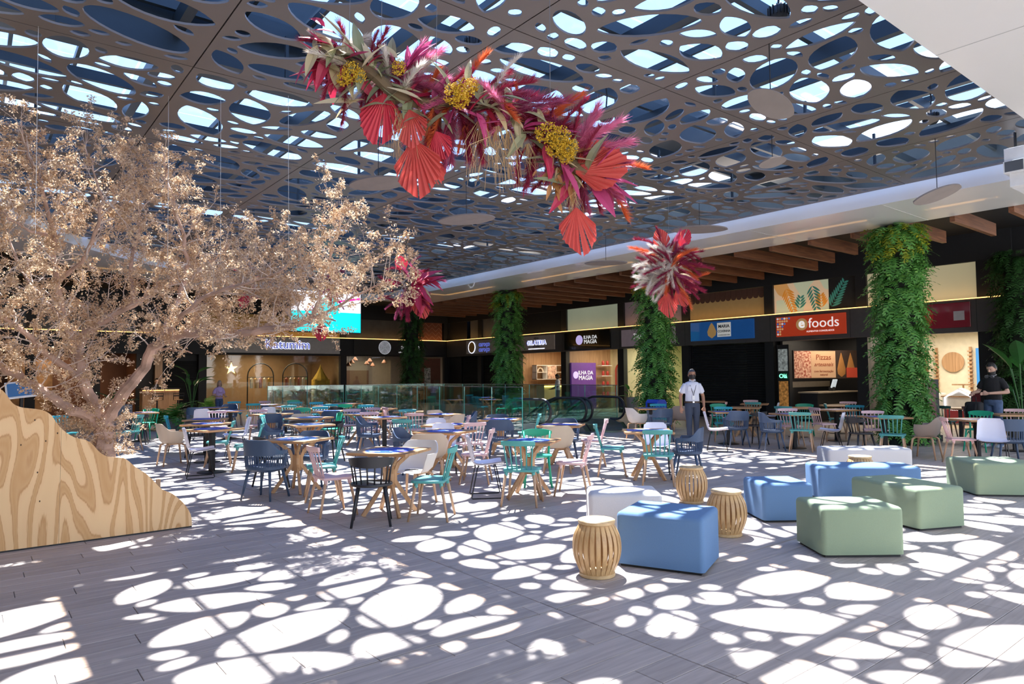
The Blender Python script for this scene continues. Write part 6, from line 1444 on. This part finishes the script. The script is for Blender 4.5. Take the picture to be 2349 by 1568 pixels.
for k in range(9): inst('broad_leaf', BIGLEAF, t_, (0, 0, .76), (0, -rp_.uniform(.5, 1.3), k * .7), rp_.uniform(.5, .8))
q = onx(2345, 930, 18.6); big_plant((q.x, q.y, 0), 2.0, 10, 'broad-leaved plant at the right edge beside the black-shirted man', .3, .5, .9)
q = onx(1450, 880, 21.2); big_plant((q.x, q.y, 0), 1.3, 8, 'small leafy plant in front of the pale lime shop', .25, .7, .4)
# bar kiosk
xa, xb = ony(327, 890, 31).x, ony(411, 890, 31).x
k_ = empty('bar_counter', ((xa + xb) / 2, 31.3, 0)); tag(k_, 'timber bar counter with a glowing edge and two stools', 'counter'); hw = (xb - xa) / 2; kz = 1.22
MB().box((-hw, -.3, 0), (hw, .3, kz - .05)).build('body', M_OAK, k_); MB().box((-hw - .05, -.4, kz - .05), (hw + .05, .35, kz)).build('worktop', M_BLACK, k_); MB().box((-hw, -.33, kz - .09), (hw, -.3, kz - .06)).build('led_edge', M_LED, k_)
for i_, dx in enumerate((-.15, .62)):
    t = empty('bar_stool', ((xa + xb) / 2 + dx - .1, 30.45, 0)); tag(t, ['black wire bar stool at the middle of the bar counter', 'black wire bar stool at the right end of the bar counter'][i_], 'stool', 'wire bar stools')
    MB().lathe([(0, .74), (.19, .74), (.19, .77), (0, .78)], 16, cap=False).build('seat', M_OAK, t); MB().tube([(0, 0, .3), (0, 0, .74)], .03, 6).build('post', M_IRON, t)
    for k in range(4): MB().tube([(0, 0, .42), (.12 * cos(k * pi / 2 + .5), .12 * sin(k * pi / 2 + .5), .3), (.24 * cos(k * pi / 2 + .5), .24 * sin(k * pi / 2 + .5), 0)], .013, 5).build('leg', M_IRON, t)
    MB().tube([(-.19, -.1, .76), (-.2, -.16, 1.02), (.2, -.16, 1.02), (.19, -.1, .76)], .014, 5).build('back_hoop', M_IRON, t); MB().box((-.19, -.175, .9), (.19, -.15, .94)).build('back_bar', M_IRON, t)
lamp(((xa + xb) / 2, 30.3, 2.9), 45, .8, (1, .75, .5))  # added lamp without a fixture, brightens the bar counter
# info screen on the left
q = ony(50, 893, 15.0); t = empty('info_monitor', (q.x, q.y, 0)); tag(t, 'white-framed monitor on a stand at the left edge', 'monitor')
MB().box((-.24, -.02, -.15), (.24, .02, .15), Matrix.Translation((0, 0, q.z)) @ Matrix.Rotation(-.25, 4, 'X') @ Matrix.Rotation(-.12, 4, 'Y')).build('frame', M_WLAM, t, bevel=.006); fr_m = t.children[0]
MB().box((-.21, -.026, -.12), (.21, -.021, .12), Matrix.Translation((0, 0, q.z)) @ Matrix.Rotation(-.25, 4, 'X') @ Matrix.Rotation(-.12, 4, 'Y')).build('display', mat('blue display', (.02, .08, .2), .2, emit=.4, var=0), fr_m)
MB().tube([(0, .05, 0), (0, .05, q.z - .1)], .03, 6).build('post', M_IRON, t); MB().lathe([(0, 0), (.22, 0), (.22, .015), (0, .02)], 16, cap=False).build('base', M_IRON, t)
# blue bin by the second column
q = Vector((15.5, 12.85, 0)); t = empty('waste_bin', (q.x, q.y, 0)); tag(t, 'blue topped waste bin left of the second ferny column', 'bin'); M_BIN = mat('blue bin lid', (.01, .06, .5), .35)
MB().box((-.2, -.2, 0), (.2, .2, .62)).build('body', M_POT, t, bevel=.02); MB().prism([(-.21, 0), (.21, 0), (.21, .2), (.13, .28), (-.13, .28), (-.21, .2)], -.21, .21, Matrix.Translation((0, 0, .62)) @ Matrix.Rotation(pi / 2, 4, 'X')).build('lid', M_BIN, t); MB().box((-.215, -.14, .68), (-.21, .14, .8)).build('flap', M_BLACK, t)
# advertising board by the nearest column
q = onz(2138, 1011); t = empty('advert_board', (q.x + .1, q.y, 0), radians(-38)); tag(t, 'tall dark red advert board against the nearest ferny column', 'sign')
MB().box((-.14, -.05, .14), (.14, .05, 1.45)).build('frame', M_CHAR, t, bevel=.008); MB().box((-.11, -.056, .2), (.06, -.05, 1.4)).build('poster', mat('dark red poster', (.14, .02, .02), .35, scale=8, var=.8), t); MB().box((-.16, -.1, 0), (.16, .1, .14)).build('base', M_BLACK, t)
# ================================================================== people
SK1 = mat('brown skin', (.34, .17, .10), .55, var=.05); SK2 = mat('light skin', (.55, .33, .24), .55, var=.05); SK3 = mat('dark skin', (.16, .08, .05), .55, var=.05)
HAIRG = mat('grey black hair', (.06, .06, .065), .7); HAIRB = mat('black hair', (.012, .010, .010), .6); HAIRL = mat('ash blond hair', (.42, .32, .22), .7)
def dense(pts, rs, step=.025):
    P = []; R_ = []
    for (a, c), (ra, rc) in zip(zip(pts, pts[1:]), zip(rs, rs[1:])):
        a, c = Vector(a), Vector(c); n = max(1, int((c - a).length / step))
        for k in range(n): P.append(a.lerp(c, k / n)); R_.append(ra + (rc - ra) * k / n)
    P.append(Vector(pts[-1])); R_.append(rs[-1]); return P, R_
def person(label, loc, rz, H, top_m, leg_m, shoe_m, skin, hair_m, armL, armR, sleeve=.45, stride=.0, female=False, hairlen=0.0, look=0.0, cut=False):
    """armL/armR: (elbow, wrist, hand direction) in body space for a 1.70 m figure facing +Y"""
    t = empty('person', loc, rz); tag(t, label, 'person')
    src = MB(); mats = [top_m, leg_m, shoe_m, skin]
    def tube(pts, rs, mi, n=12, flat=None, up=None):
        src.cm = mi; P, R_ = dense(pts, rs); src.tube(P, R_, n, flat=flat, up=up)
    bw = .92 if female else 1.0
    # torso
    tube([(0, 0, .93), (0, .005, 1.02), (0, .01, 1.14), (0, .012, 1.26), (0, 0, 1.36), (0, -.008, 1.42), (0, -.008, 1.445)], [.150 * bw, .152 * bw, .145 * bw, .160 * bw, .165 * bw, .135, .07], 0, 18, (1.08, .72), (1, 0, 0))
    if female: tube([(-.075, .075, 1.25), (.075, .075, 1.25)], [.06, .06], 0)
    tube([(0, -.004, .86), (0, 0, .93), (0, .002, .975)], [.15 * bw, .156 * bw, .150 * bw], 1, 18, (1.06, .74), (1, 0, 0))
    # neck and head
    tube([(0, -.01, 1.42), (0, .0, 1.47), (0, .01, 1.51)], [.062, .052, .055], 3)
    hc = Vector((0, .018, 1.59)); src.cm = 3
    Mh = Matrix.Translation(hc) @ Matrix.Rotation(look, 4, 'X')
    prof = [(.0, -.118), (.035, -.112), (.054, -.085), (.066, -.045), (.073, .0), (.076, .04), (.068, .08), (.042, .108), (0, .118)]
    src.lathe(prof, 18, Mh @ Matrix.Diagonal((1, 1.22, 1, 1)), cap=False)
    src.tube([(0, .085, .01), (0, .108, -.025), (0, .088, -.035)], [.010, .015, .009], 6, Mh)            # nose
    src.tube([(-.022, .08, -.065), (.022, .08, -.065)], .010, 6, Mh)                                     # lips
    src.tube([(-.015, .07, -.1), (.015, .07, -.1)], .022, 8, Mh)                                         # chin
    for s in (-1, 1): src.tube([(s * .074, -.005, .015), (s * .084, -.012, -.005), (s * .076, -.006, -.035)], [.012, .014, .008], 6, Mh)
    # legs
    for s in (-1, 1):
        dy = stride * s
        tube([(s * .075, 0, .93), (s * .085, .01, .78), (s * .088, .015 + dy * .5, .50), (s * .09, -.005 + dy, .10), (s * .09, -.005 + dy, .06)], [.098 * bw, .088 * bw, .066, .055, .056], 1, 14)
        tube([(s * .092, -.055 + dy, .04), (s * .094, .03 + dy, .045), (s * .1, .12 + dy, .035), (s * .103, .17 + dy, .03)], [.038, .044, .04, .026], 2, 10, (.8, 1.0), (0, 0, 1))
    # arms and hands
    for s, (el, wr, hd) in ((-1, armL), (1, armR)):
        sh = Vector((s * .165 * bw, -.005, 1.375)); el, wr = Vector(el), Vector(wr)
        tube([sh, sh.lerp(el, .5), el, el.lerp(wr, .3), wr], [.05, .045, .039, .037, .026], 3, 10)
        k = sleeve; se = sh.lerp(el, k * 1.7 if k < .6 else 1.0); tube([sh - Vector((s * .03, 0, -.0)), sh.lerp(se, .5), se], [.062, .064, .067], 0, 12)
        h = Vector(hd).normalized(); sd_ = h.cross(Vector((0, 1, 0)) if abs(h.y) < .8 else Vector((0, 0, 1))).normalized(); nr = sd_.cross(h)
        tube([wr, wr + h * .04, wr + h * .085], [.026, .037, .036], 3, 10, (.55, 1.1), tuple(nr))
        for f in range(4):
            b0 = wr + h * .085 + sd_ * (f - 1.5) * .0185; L = (.062, .072, .068, .052)[f]
            tube([b0, b0 + h * L * .5 + nr * .006, b0 + h * L * .85 + nr * .024], [.0095, .009, .0075], 3, 6)
        tb = wr + h * .03 + sd_ * .03 * -s; tube([tb, tb + (h - sd_ * s).normalized() * .035, tb + (h * 1.4 - sd_ * s * .6 + nr * .4).normalized() * .062], [.012, .011, .009], 3, 6)
    me = src.mesh('body', mats)
    ob = bpy.data.objects.new('body', me); COL.objects.link(ob)
    kd = kdtree.KDTree(len(me.vertices)); vm = {}
    for p in me.polygons:
        for v in p.vertices: vm.setdefault(v, p.material_index)
    for v in me.vertices: kd.insert(v.co, v.index)
    kd.balance()
    md = ob.modifiers.new('remesh', 'REMESH'); md.mode = 'VOXEL'; md.voxel_size = .0085
    sm = ob.modifiers.new('smooth', 'SMOOTH'); sm.iterations = 2; sm.factor = .5
    nm = bpy.data.meshes.new_from_object(ob.evaluated_get(bpy.context.evaluated_depsgraph_get()))
    bpy.data.objects.remove(ob); nm.materials.clear()
    for m_ in mats: nm.materials.append(m_)
    idx = []
    for p in nm.polygons:
        best = None; pri = {0: 0, 1: 0, 2: 0, 3: .020}
        for co, i, d in kd.find_n(p.center, 14):
            m_ = vm.get(i, 0); sc = d + pri[m_]
            if best is None or sc < best[0]: best = (sc, m_)
        if best[1] in (0, 1) and abs(p.center.x) < .2 and .8 < p.center.z < 1.2: best = (0, 0 if p.center.z > .968 else 1)
        if p.center.z > 1.475: best = (0, 3)
        idx.append(best[1])
    nm.polygons.foreach_set('material_index', idx); nm.shade_smooth(); nm.name = 'body'
    S = H / 1.705; o = inst('body', nm, t, (0, 0, 0), (0, 0, 0), S)
    # hair
    hb = MB(); rows = []
    for i in range(9):
        row = []
        for j in range(28):
            th = 2 * pi * j / 28; fr_ = sin(th)                       # 1 = front
            pm = radians(58) if fr_ > .55 else (radians(58) + (.55 - fr_) / .75 * radians(48) if fr_ > -.2 else radians(112 + 8 * min(1, (-.2 - fr_) * 2)))
            ph = pm * i / 8; wob = 1 + .02 * sin(7 * th + 5 * ph) + .015 * sin(13 * th - 9 * ph)
            x_, y_, z_ = .090 * sin(ph) * cos(th) * wob, .112 * sin(ph) * sin(th) * wob - .004, .138 * cos(ph) * wob
            if hairlen and i >= 6 and fr_ < .3: z_ -= hairlen * (i - 5); x_ *= 1.0 + .06 * (i - 5); 
            row.append((x_, y_, z_))
        rows.append(row)
    rows.append([(x_ * .9, y_ * .9, z_ + .004) for x_, y_, z_ in rows[-1]])
    hb.grid(rows, True, Mh); ho = hb.build('hair', hair_m, t, smooth=True); ho.scale = (S,) * 3
    # eyes
    eb = MB()
    for s in (-1, 1): eb.lathe([(0, -.006), (.009, 0), (0, .006)], 8, Mh @ Matrix.Translation((s * .03, .083, .012)) @ Matrix.Rotation(pi / 2, 4, 'X'), cap=False)
    eo = eb.build('eyes', HAIRB, t); eo.scale = (S,) * 3
    return t, S, Mh
CLOTHW = mat('pale blue-white shirt', (.62, .64, .72), .8, bump=.2); CLOTHN = mat('navy trousers', (.035, .05, .085), .8, bump=.2); SHOEB = mat('black leather shoe', (.012, .012, .013), .4)
CLOTHB = mat('black t-shirt', (.012, .012, .014), .85); DENIM = mat('blue denim', (.06, .10, .19), .85, var=.2, scale=12); SHOEW = mat('white blue sneaker', (.4, .44, .5), .6); LILAC = mat('lilac t-shirt', (.56, .38, .60), .85); CLOTHWT = mat('white t-shirt', (.72, .74, .78), .8); APRON = mat('grey apron', (.2, .2, .22), .8)
def face_cam(p): return atan2(-p.y, -p.x) - pi / 2
# man in white shirt
p = onz(1590, 1020)
t, S, Mh = person('standing man in a pale short-sleeved shirt, navy trousers and black face mask', (p.x, p.y, 0), face_cam(p) + .25, 1.72, CLOTHW, CLOTHN, SHOEB, SK1, HAIRG,
    ((-.26, -.04, 1.10), (-.25, .06, .86), (0, .12, -1)), ((.26, -.03, 1.10), (.27, .06, .86), (0, .12, -1)), .4, .06)
mk = MB(); rows = []
for i in range(5):
    v = i / 4; rows.append([(sin(th) * (.080 - .012 * v), cos(th) * (.098 + .014 * sin(pi * (v * .8 + .1))) + .006, .0 - .095 * v) for th in [radians(-82 + 164 * j / 12) for j in range(13)]])
o = mk.grid(rows, M=Mh).build('face_mask', HAIRB, t, smooth=True); o.scale = (S,) * 3
o = lan = MB().tube([(-.05, .055, 1.44), (-.07, .105, 1.36), (-.02, .135, 1.2), (0, .135, 1.12), (.02, .135, 1.2), (.07, .105, 1.36), (.05, .055, 1.44)], .006, 5).build('lanyard', HAIRB, t); o.scale = (S,) * 3
MB().box((-.03, .13, 1.03), (.03, .138, 1.12)).build('badge', M_SGW, lan)
o = belt = MB().lathe([(.163, .955), (.166, .955), (.166, .995), (.163, .995)], 24, Matrix.Diagonal((1.06, .76, 1, 1)), cap=False).build('belt', mat('brown belt', (.05, .03, .02), .5), t); o.scale = (S,) * 3
o = MB().box((-.02, .122, .958), (.02, .13, .992)).build('belt_buckle', M_CHROME, belt)
for s in (-1, 1):
    o = MB().prism([(0, 0), (.065, -.01), (.05, -.06), (.0, -.045)], -.004, .004, Matrix.Translation((s * .012, .062, 1.455)) @ Matrix.Rotation(-.9, 4, 'X') @ Matrix.Diagonal((s, 1, 1, 1)) @ Matrix.Rotation(0, 4, 'Z')).build('collar', CLOTHW, t); o.scale = (S,) * 3
o = MB().box((.05, .112, 1.24), (.12, .124, 1.33)).build('chest_pocket', CLOTHW, t); o.scale = (S,) * 3
# man in black t-shirt holding a backpack
p = onz(2283, 1026)
t, S, Mh = person('bearded man in a black t-shirt and jeans looking into a backpack', (p.x, p.y, 0), face_cam(p) - .5, 1.80, CLOTHB, DENIM, SHOEW, SK2, HAIRB,
    ((-.27, -.02, 1.12), (-.06, .26, 1.10), (1, .35, -.1)), ((.27, .02, 1.13), (.24, .27, 1.10), (-.1, .8, -.5)), .42, .03, look=-.3)
bd = MB(); rows = []
for i in range(5):
    v = i / 4; rows.append([(sin(th) * (.075 - .022 * v), cos(th) * .092 + .012 * v, -.045 - .075 * v) for th in [radians(-95 + 190 * j / 12) for j in range(13)]])
o = bd.grid(rows, M=Mh).build('beard', HAIRB, t, smooth=True); o.scale = (S,) * 3
hp = MB().tube([(.075 * cos(a), .02 + .085 * sin(a), 1.465 - .02 * sin(a)) for a in [2 * pi * k / 16 for k in range(17)]], .012, 6)
for s in (-1, 1): hp.lathe([(0, -.016), (.034, -.014), (.036, .014), (0, .016)], 12, Matrix.Translation((s * .055, .10, 1.43)) @ Matrix.Rotation(.9, 4, 'X'), cap=False)
o = hp.build('headphones', mat('grey headphones', (.12, .12, .13), .4), t); o.scale = (S,) * 3
hx = Matrix.Rotation(t.rotation_euler.z, 4, 'Z'); bp_ = Vector(t.location) + hx @ Vector((.16, .38, 0)) * S
bag = empty('backpack', (bp_.x, bp_.y, .52), t.rotation_euler.z); tag(bag, 'black backpack held up by the bearded man', 'backpack')
bm = MB().box((-.16, -.10, 0), (.16, .09, .46)); me = bm.mesh('bag_body', CLOTHB); bevel_mesh(me, .05, 3); smooth_angle(me, 50); inst('bag_body', me, bag)
MB().box((-.12, -.13, .04), (.12, -.09, .24)).build('front_pocket', CLOTHB, bag, bevel=.02); MB().tube([(-.05, 0, .45), (-.04, 0, .56), (.04, 0, .56), (.05, 0, .45)], .012, 6).build('top_handle', CLOTHB, bag)
for s in (-1, 1): MB().tube([(s * .09, .09, .42), (s * .11, .15, .3), (s * .11, .1, .06)], .02, 6, flat=(.4, 1)).build('strap', CLOTHB, bag)
# woman in lilac
q = atd(502, 960, 25.5)
t, S, Mh = person('grey-blond woman in a lilac t-shirt walking past the clothes shop', (q.x, q.y, 0), face_cam(q) + .5, 1.52, LILAC, DENIM, SHOEW, SK2, HAIRL,
    ((-.25, -.05, 1.12), (-.20, .16, 1.03), (.3, 1, .2)), ((.25, -.03, 1.12), (.12, .20, 1.05), (-1, .6, 0)), .45, .1, female=True, hairlen=.03)
# server behind the ice-cream counter and a person at the bar
t, S, Mh = person('server in a white t-shirt bending at the ice-cream shop', (21.2, 23.3, 0), radians(60), 1.66, CLOTHWT, APRON, SHOEB, SK3, HAIRB,
    ((-.24, .06, 1.12), (-.18, .28, 1.02), (.1, 1, -.2)), ((.24, .06, 1.12), (.18, .28, 1.02), (-.1, 1, -.2)), .5, 0, look=-.4)
t, S, Mh = person('person in dark clothes behind the bar counter', ((xa + xb) / 2 + .05, 32.1, 0), pi, 1.62, CLOTHB, CLOTHN, SHOEB, SK2, HAIRB,
    ((-.24, .02, 1.12), (-.16, .24, 1.08), (.1, 1, -.2)), ((.24, .02, 1.12), (.16, .24, 1.08), (-.1, 1, -.2)), .5)
